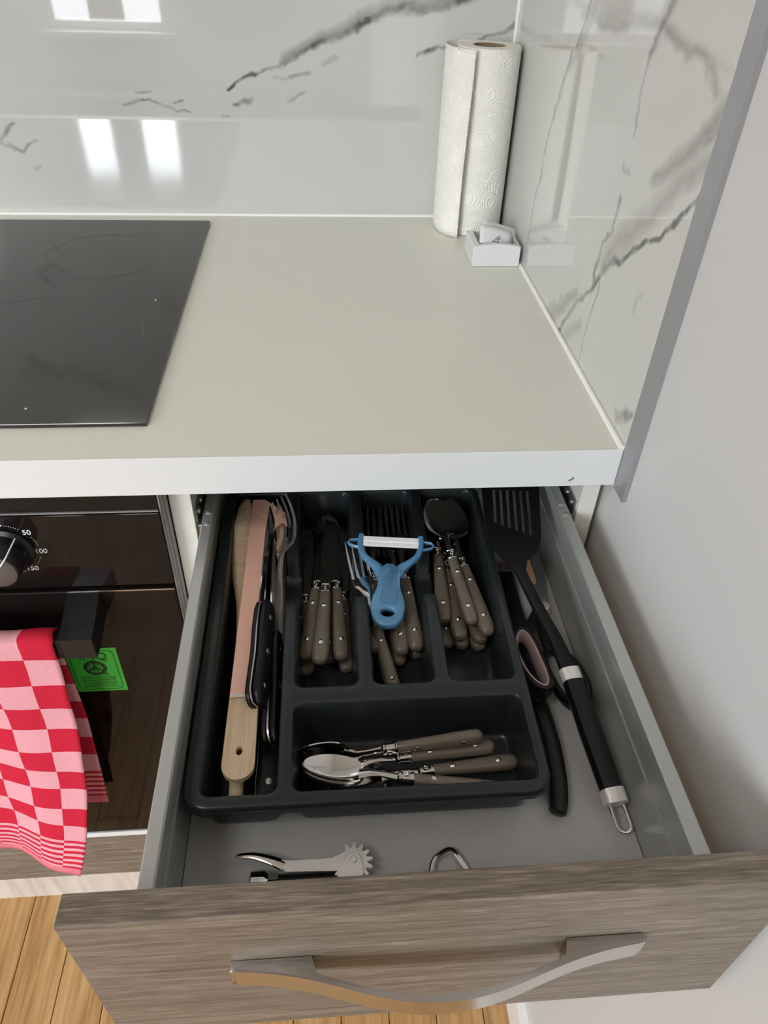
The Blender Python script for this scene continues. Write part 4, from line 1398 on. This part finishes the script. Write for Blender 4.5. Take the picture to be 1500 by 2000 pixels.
b.transform(Matrix.Translation(hp0) @ R.to_4x4())
obj('slotted_head', b, 'blacksatin', parent=tu, smooth=30)

sc = thing('scissors', 'black-handled kitchen scissors with pink-lined finger loops under the turner', 'scissors', (-0.06, -0.05, -0.155))
def loop_pts(c, a, bb, ang, n=36, bean=0.0, z=0.0):
    r_ = []
    ca_, sa = math.cos(ang), math.sin(ang)
    for k in range(n):
        t_ = 2 * PI * k / n
        x_, y_ = a * math.cos(t_), bb * math.sin(t_)
        x_ = math.copysign(abs(math.cos(t_)) ** 0.8, math.cos(t_)) * a
        y_ += -bean * (1 - (x_ / a) ** 2)
        r_.append((c[0] + x_ * ca_ - y_ * sa, c[1] + x_ * sa + y_ * ca_, c[2] + z))
    return r_
for k_, (c, a, bb, ang, zz, th) in enumerate((((-0.0872, -0.1190, -0.1340), 0.0315, 0.0105, math.radians(97), 0.0, 0.0085), ((-0.0570, -0.1240, -0.1510), 0.0300, 0.0140, math.radians(100), 0.0, 0.0055))):
    b = new()
    tube(b, loop_pts(c, a, bb, ang, bean=-0.003 if k_ == 0 else 0.002), 0.0030, th, seg=12, closed=True, power=2.6)
    lp = obj('finger_loop', b, 'blackplastic', parent=sc)
    if k_ == 0:
        b = new()
        tube(b, loop_pts(c, a - 0.0022, bb - 0.0022, ang, bean=-0.003), 0.0017, th * 0.94, seg=10, closed=True, power=3)
        o_ = obj('loop_lining', b, 'liner', parent=lp)
        o_['label'] = 'dusty pink rubber lining of the finger loop'
for pts_ in (((-0.0835, -0.0890, -0.1440), (-0.0740, -0.065, -0.1500), (-0.0580, -0.035, -0.1540)), ((-0.0615, -0.0960, -0.1510), (-0.0625, -0.065, -0.1535), (-0.0535, -0.035, -0.1555))):
    b = new()
    tube(b, spline(pts_, 8), [0.0062 - 0.0004 * i for i in range(9)], 0.0030, seg=10, power=3)
    obj('shank', b, 'blackplastic', parent=sc)
for y_, z_, tip in ((0.0, -0.1535, (-0.0440, 0.050)), (1.0, -0.1558, (-0.0490, 0.051))):
    b = new()
    prism(b, [(-0.0620, -0.042), (-0.0500, -0.046), (-0.0440 - 0.002 * y_, 0.0), (tip[0] + 0.001, tip[1]), (tip[0], tip[1] + 0.001), (-0.0570 - 0.001 * y_, 0.0)], z_ - 0.0010, z_ + 0.0010, bev=0.0002, seg=1)
    obj('blade', b, 'brushed', parent=sc, smooth=0)
b = new()
lathe(b, [(0.0056, 0), (0.0056, 0.0012), (0.0046, 0.0022), (0, 0.0024)], (-0.0545, -0.0390, -0.1525), (0, 0, 1), 20)
obj('pivot_screw', b, 'plate', parent=sc)

bt = thing('curved_handle_tool', 'black tool with a long curved plastic handle lying under the finger loop beside the tray', 'tool', (-0.088, -0.15, -0.155))
b = new()
pts = spline([(-0.0942, -0.2430, -0.1535), (-0.0915, -0.2360, -0.1525), (-0.0872, -0.215, -0.1515), (-0.0848, -0.185, -0.1510), (-0.0858, -0.150, -0.1515), (-0.0885, -0.110, -0.1520), (-0.0900, -0.085, -0.1525)], 24)
n = len(pts)
tube(b, pts, [0.004] + [0.0066] * 3 + [0.0074] * (n - 4), [0.0035] + [0.0055] * (n - 1), seg=12, power=2.8)
obj('handle', b, 'blackplastic', parent=bt)
b = new()
box(b, -0.1000, -0.0760, -0.088, 0.020, -0.1595, -0.1480, bev=0.0025)
hd_ = obj('guard', b, 'blackplastic', parent=bt, smooth=0)
b = new()
box(b, -0.1004, -0.0756, 0.004, 0.018, -0.1480, -0.1472, bev=0.0003)
obj('guard_band', b, 'maroon', parent=hd_, smooth=0)
pc = thing('peach_scraper', 'small peach plastic scraper half hidden beneath the turner head', 'scraper', (-0.066, 0.0, -0.158))
b = new()
prism(b, rrect(-0.0720, -0.0575, -0.018, 0.045, 0.004, n=3, per=0), -0.1460, -0.1420, bev=0.0008)
obj('blade', b, 'peach', parent=pc, smooth=0)
b = new()
box(b, -0.0690, -0.0610, -0.010, 0.030, -0.1512, -0.1460, bev=0.001)
obj('rib', b, 'peach', parent=pc, smooth=0)

# ------------------------------------------------------------------ corkscrew and bottle opener behind the drawer front
ck = thing('wing_corkscrew', 'silver wing corkscrew with a toothed lever lying behind the drawer front', 'corkscrew', (-0.26, -0.285, FZ))
GC = (-0.2450, -0.2715)
def lever(sy, name):
    """toothed wing lever, outline in the floor plane; sy mirrors it to the other wing"""
    c = (GC[0], GC[1] if sy > 0 else GC[1] - 0.021)
    o_ = []
    r0, r1 = 0.0092, 0.0135
    teeth = 8
    a0, a1 = math.radians(-70), math.radians(112)
    for k in range(teeth):
        a = a0 + (a1 - a0) * k / (teeth - 1)
        w0, w1 = 0.115, 0.075
        for rr_, da in ((r0, -w0 - .03), (r1, -w1), (r1, w1), (r0, w0 + .03)):
            o_.append((c[0] + rr_ * math.cos(a + da), c[1] + sy * rr_ * math.sin(a + da)))
    o_ += [(c[0] - 0.0085, c[1] + sy * 0.0055), (c[0] - 0.015, c[1] + sy * 0.0030), (c[0] - 0.042, c[1] + sy * 0.0028), (c[0] - 0.052, c[1] + sy * 0.0048),
           (c[0] - 0.052, c[1] + sy * 0.0022), (c[0] - 0.046, c[1] - sy * 0.0042), (c[0] - 0.015, c[1] - sy * 0.0052), (c[0] - 0.006, c[1] - sy * 0.0085)]
    if sy < 0:
        o_.reverse()
    b_ = new()
    prism(b_, o_, -0.1490, -0.1466, bev=0.0003, seg=1)
    lv_ = obj(name, b_, 'plate', parent=ck, smooth=0)
    b_ = new()
    pts = spline([(c[0] - 0.047, c[1] + sy * 0.0005, -0.1478), (c[0] - 0.056, c[1] + sy * 0.0045, -0.1482), (c[0] - 0.068, c[1] + sy * 0.0085, -0.1490), (c[0] - 0.081, c[1] + sy * 0.0100, -0.1510)], 14)
    m = len(pts)
    tube(b_, pts, [0.0040 - 0.0022 * (i / m) for i in range(m - 1)] + [0.0006], [0.0013 + 0.0010 * math.sin(PI * i / m) for i in range(m - 1)] + [0.0004], seg=10, power=2.4)
    obj('lever_tip', b_, 'steel', parent=lv_)
lever(1, 'lever')
lever(-1, 'lever')
b = new()
prism(b, [(-0.2580, -0.2800), (-0.2520, -0.2740), (-0.2500, -0.2690), (-0.2480, -0.2672), (-0.2450, -0.2664), (-0.2415, -0.2675), (-0.2398, -0.2700), (-0.2390, -0.2760), (-0.2390, -0.2980), (-0.2450, -0.3000), (-0.2500, -0.2960), (-0.2580, -0.2860)], -0.1464, -0.1440, bev=0.0004, seg=1)
obj('frame_plate', b, 'plate', parent=ck, smooth=0)
b = new()
prism(b, [(-0.2580, -0.2800), (-0.2450, -0.2720), (-0.2390, -0.2760), (-0.2390, -0.2980), (-0.2500, -0.2960), (-0.2580, -0.2860)], -0.1560, -0.1536, bev=0.0004, seg=1)
obj('frame_plate', b, 'plate', parent=ck, smooth=0)
for yy in (GC[1], GC[1] - 0.021):
    b = new()
    lathe(b, [(0.0026, -0.012), (0.0026, 0.0008), (0.0020, 0.0014), (0, 0.0016)], (GC[0], yy, -0.1440), (0, 0, 1), 18)
    obj('pivot_rivet', b, 'plate', parent=ck)
b = new()
tube(b, [(-0.2560, -0.2830, -0.1500), (-0.2960, -0.2830, -0.1500)], 0.0072, 0.0062, seg=24)
obj('barrel', b, 'blackplastic', parent=ck)
b = new()
lathe(b, [(0.0045, 0.0), (0.0045, 0.006), (0.0085, 0.0065), (0.0100, 0.009), (0.0100, 0.0175), (0.0090, 0.0185), (0, 0.0190)], (-0.2960, -0.2830, -0.1498), (-1, 0, 0), 28)
obj('cap', b, 'chrome', parent=ck)

bo = thing('bottle_opener', 'chrome bottle opener with a pointed ring end peeping over the drawer front', 'bottle opener', (-0.178, -0.29, FZ))
b = new()
rp = [(-0.1920, -0.2790), (-0.1895, -0.2720), (-0.1860, -0.2675), (-0.1800, -0.2640), (-0.1765, -0.2632), (-0.1735, -0.2650), (-0.1695, -0.2720), (-0.1665, -0.2790), (-0.1690, -0.2850), (-0.1740, -0.2890), (-0.1840, -0.2890), (-0.1895, -0.2850)]
tube(b, [(p[0], p[1], -0.1568) for p in spline(rp + [rp[0]], 48)[:-1]], 0.0021, 0.0030, seg=10, closed=True, power=3)
obj('ring', b, 'chrome', parent=bo)
b = new()
tube(b, [(-0.1790, -0.2885, -0.1572), (-0.1790, -0.300, -0.1570), (-0.1795, -0.318, -0.1565), (-0.1795, -0.3235, -0.1565)], [0.0045, 0.0055, 0.0065, 0.003], 0.0028, seg=12, power=2.8)
obj('handle', b, 'blackplastic', parent=bo)

# ------------------------------------------------------------------ things on the worktop
RC = (-0.0425, 0.5545)
RR, RH = 0.0400, 0.223
kr = thing('paper_towel_roll', 'roll of white embossed kitchen paper standing in the tiled corner', 'kitchen roll', (RC[0], RC[1], 0))
b = new()
lathe(b, [(0.0200, 0.0006), (RR - 0.001, 0.0006), (RR, 0.0016), (RR, RH - 0.0012), (RR - 0.0012, RH), (0.0206, RH), (0.0204, RH - 0.001), (0.0200, 0.0006)], (RC[0], RC[1], 0), seg=64)
for f in list(b.faces):
    if len(f.verts) > 10:
        b.faces.remove(f)
obj('paper_roll', b, 'paper', parent=kr)
b = new()
for r_, h0, h1 in ((0.0199, 0.0006, RH - 0.0004),):
    n = 40
    A_ = [[b.verts.new((RC[0] + rr_ * math.cos(2 * PI * k / n), RC[1] + rr_ * math.sin(2 * PI * k / n), z)) for k in range(n)] for rr_, z in ((0.0199, h0), (0.0199, h1), (0.0190, h1), (0.0190, h0))]
    for i in range(4):
        P_, Q_ = A_[i], A_[(i + 1) % 4]
        for k in range(n):
            j = (k + 1) % n
            b.faces.new((P_[k], P_[j], Q_[j], Q_[k]))
obj('card_core', b, 'card', parent=kr)
# loose outer sheet curling off the roll to the left
b = new()
sh = spline([(-0.0440, 0.5965), (-0.062, 0.5965), (-0.080, 0.5915), (-0.0925, 0.5780), (-0.0965, 0.5600), (-0.0940, 0.5400), (-0.0865, 0.5240), (-0.0760, 0.5135), (-0.0690, 0.5105)], 36)
nz_ = 24
rows = []
for j in range(nz_ + 1):
    z = 0.0006 + (RH - 0.001) * j / nz_
    row = []
    for i, p in enumerate(sh):
        f_ = i / (len(sh) - 1)
        k_ = 0.0009 * math.sin(j * 0.22 + f_ * 3) * f_ + 0.0022 * (j / nz_) * f_
        row.append(b.verts.new((p[0] + k_, p[1] + k_ * 0.6, z)))
    rows.append(row)
for j in range(nz_):
    for i in range(len(sh) - 1):
        b.faces.new((rows[j][i], rows[j][i + 1], rows[j + 1][i + 1], rows[j + 1][i]))
obj('loose_sheet', b, 'paper', parent=kr, smooth=60, mods=[('SOLIDIFY', dict(thickness=0.0008, offset=0))])

bx0, bx1, by0, by1 = -0.0655, -0.0050, 0.4070, 0.4660
hb_ = thing('white_holder', 'small white plastic box with an arched front and open top standing before the paper roll', 'box', ((bx0 + bx1) / 2, (by0 + by1) / 2, 0))
b = new()
N = 12
def arch(x_, base):
    u = (x_ - bx0) / (bx1 - bx0) * 2 - 1
    return base + 0.0034 * (1 - u * u)
fr_o, bk_o, fr_i, bk_i = [], [], [], []
for k in range(N + 1):
    x_ = bx0 + (bx1 - bx0) * k / N
    xi = bx0 + 0.008 + (bx1 - bx0 - 0.0115) * k / N
    fr_o.append((x_, by0, arch(x_, 0.0255)))
    bk_o.append((x_, by1, arch(x_, 0.0255)))
    fr_i.append((xi, by0 + 0.007, arch(xi, 0.0255)))
    bk_i.append((xi, by1 - 0.004, arch(xi, 0.0255)))
V = lambda p: b.verts.new(p)
fo, bo_, fi, bi = [V(p) for p in fr_o], [V(p) for p in bk_o], [V(p) for p in fr_i], [V(p) for p in bk_i]
fb, bb = [V((p[0], p[1], 0.0003)) for p in fr_o], [V((p[0], p[1], 0.0003)) for p in bk_o]
fib, bib = [V((p[0], p[1] + 0.001, 0.004)) for p in fr_i], [V((p[0], p[1] - 0.001, 0.004)) for p in bk_i]
for k in range(N):
    b.faces.new((fb[k], fb[k + 1], fo[k + 1], fo[k]))
    b.faces.new((bo_[k], bo_[k + 1], bb[k + 1], bb[k]))
    b.faces.new((fo[k], fo[k + 1], fi[k + 1], fi[k]))
    b.faces.new((bi[k], bi[k + 1], bo_[k + 1], bo_[k]))
    b.faces.new((fi[k], fi[k + 1], fib[k + 1], fib[k]))
    b.faces.new((bib[k], bib[k + 1], bi[k + 1], bi[k]))
    b.faces.new((fib[k], fib[k + 1], bib[k + 1], bib[k]))
    b.faces.new((bb[k], bb[k + 1], fb[k + 1], fb[k]))
for k in (0, N):
    b.faces.new((fb[k], fo[k], bo_[k], bb[k]))
    b.faces.new((fo[k], fi[k], bi[k], bo_[k]))
    b.faces.new((fi[k], fib[k], bib[k], bi[k]))
obj('box_body', b, 'whitepl', parent=hb_, smooth=30, mods=[('BEVEL', dict(width=0.0009, segments=2, limit_method='ANGLE'))])
lf = thing('folded_leaflet', 'small folded white paper leaflet leaning in the white box', 'paper', (-0.035, 0.435, 0.03))
def sheet(c, u, v, w, h, bend, label=None, name='sheet'):
    b_ = new()
    u, v = Vector(u).normalized(), Vector(v).normalized()
    nn = u.cross(v).normalized()
    g = [[b_.verts.new(Vector(c) + u * (w * (i / 8 - .5)) + v * (h * (j / 4 - .5)) + nn * bend * (1 - (i / 4 - 1) ** 2)) for i in range(9)] for j in range(5)]
    for j in range(4):
        for i in range(8):
            b_.faces.new((g[j][i], g[j][i + 1], g[j + 1][i + 1], g[j + 1][i]))
    return obj(name, b_, 'leaflet', parent=lf, smooth=60, mods=[('SOLIDIFY', dict(thickness=0.0004, offset=0))])
u_, v_ = Vector((0.86, 0.10, -0.24)), Vector((0.10, 0.62, 0.78))
s1 = sheet((-0.0335, 0.4310, 0.0290), u_, v_, 0.045, 0.024, 0.0022)
sheet((-0.0265, 0.4420, 0.0295), (0.88, 0.05, -0.26), (0.05, 0.55, 0.8), 0.046, 0.024, 0.001)
b = new()
u_, v_ = u_.normalized(), v_.normalized()
nn = u_.cross(v_).normalized()
for a_, c_ in (((-0.004, -0.006), (0.002, 0.001)), ((0.001, -0.007), (0.004, 0.003)), ((-0.006, -0.0065), (0.004, -0.006)), ((0.000, -0.003), (0.006, -0.001))):
    tube(b, [Vector((-0.0335, 0.4310, 0.0290)) + u_ * a_[0] + v_ * a_[1] + nn * 0.0026, Vector((-0.0335, 0.4310, 0.0290)) + u_ * c_[0] + v_ * c_[1] + nn * 0.0026], 0.0004, seg=6)
obj('print_mark', b, 'ink', parent=s1, smooth=0)

# ------------------------------------------------------------------ tea towel over the oven handle
tw = thing('tea_towel', 'red and pink checked cotton tea towel hanging over the black oven handle', 'tea towel', (-0.62, -0.05, -0.17))
b = new()
uvl = b.loops.layers.uv.new('weave')
CELL = 0.0345
XR, XL = -0.509, -0.80
ZB = -0.170
# section along the cloth: s runs from the front hem up over the bar and down the back
NS_F, NS_T, NS_B = 56, 8, 44
NU = 60
grid = []
for iu in range(NU + 1):
    fu = iu / NU
    col_ = []
    # front flap: the free corner at the right hangs lowest, the cloth sways away from the oven
    xt = XR + (XL - XR) * fu
    front_len = 0.408 - 0.012 * fu
    back_len = 0.340
    for k in range(NS_F + 1):
        f_ = k / NS_F
        d = front_len * (1 - f_)
        g = d / 0.408
        ed = max(0.0, 1 - fu / 0.50)                     # the free edge swings out towards the room
        x_ = xt - 0.056 * g ** 2.3 * (0.45 + 0.55 * ed) - 0.004 * g
        y_ = -0.0495 + 0.016 * g * (1 - ed ** 1.2) - 0.030 * g * ed ** 1.2 + 0.0050 * math.sin(fu * 16 + 1.2 + d * 2) * min(1, d / 0.08) * (0.4 + d) + 0.0016 * math.sin(d * 60 + fu * 5) * min(1, d / .05)
        col_.append(((x_, min(y_, -0.0052), ZB - d + 0.010 * g * ed), d))
    for k in range(1, NS_T):
        a = PI * k / NS_T
        col_.append(((xt + 0.001 * math.sin(k + fu * 20), -0.0405 - 0.0092 * math.cos(a), ZB + 0.0055 * math.sin(a) + 0.0012 * math.sin(fu * 33)), -0.018 * k / NS_T))
    for k in range(NS_B + 1):
        d = back_len * k / NS_B
        x_ = xt - 0.0015 - 0.022 * (d / 0.34) ** 1.3 - 0.004 * min(1, d / .04)
        y_ = -0.0312 + 0.0175 * min(1, d / 0.16) + 0.004 * math.sin(fu * 21 + 1.0) * min(1, d / .1) * min(1, fu * 5)
        col_.append(((x_, min(y_, -0.0040), ZB - d), -0.018 - d))
    grid.append((col_, front_len, back_len))
rows = [[b.verts.new(p[0]) for p in c[0]] for c in grid]
def uvof(iu, k):
    c, fl, bl = grid[iu]
    s = c[k][1]
    u = (iu / NU) * (XR - XL) / CELL + 0.12
    if s >= 0:
        v = (fl - s) / 0.0352          # measured from the front hem
    else:
        v = (bl + 0.018 + s) / 0.0352 if False else (bl + 0.018 + s) / 0.0352 + 0.0
    return u, v
for iu in range(NU):
    for k in range(len(rows[0]) - 1):
        f = b.faces.new((rows[iu][k], rows[iu + 1][k], rows[iu + 1][k + 1], rows[iu][k + 1]))
        # a face that spans front and back keeps the front's count
        for lp_, (i2, k2) in zip(f.loops, ((iu, k), (iu + 1, k), (iu + 1, k + 1), (iu, k + 1))):
            if NS_F <= k and k2 >= NS_F and k < NS_F + NS_T:
                c, fl, bl = grid[i2]
                lp_[uvl].uv = ((i2 / NU) * (XR - XL) / CELL + 0.12, (fl - c[k2][1]) / 0.0352)
            else:
                lp_[uvl].uv = uvof(i2, k2)
obj('cloth', b, 'towel', parent=tw, smooth=80, mods=[('SOLIDIFY', dict(thickness=0.0016, offset=0))])
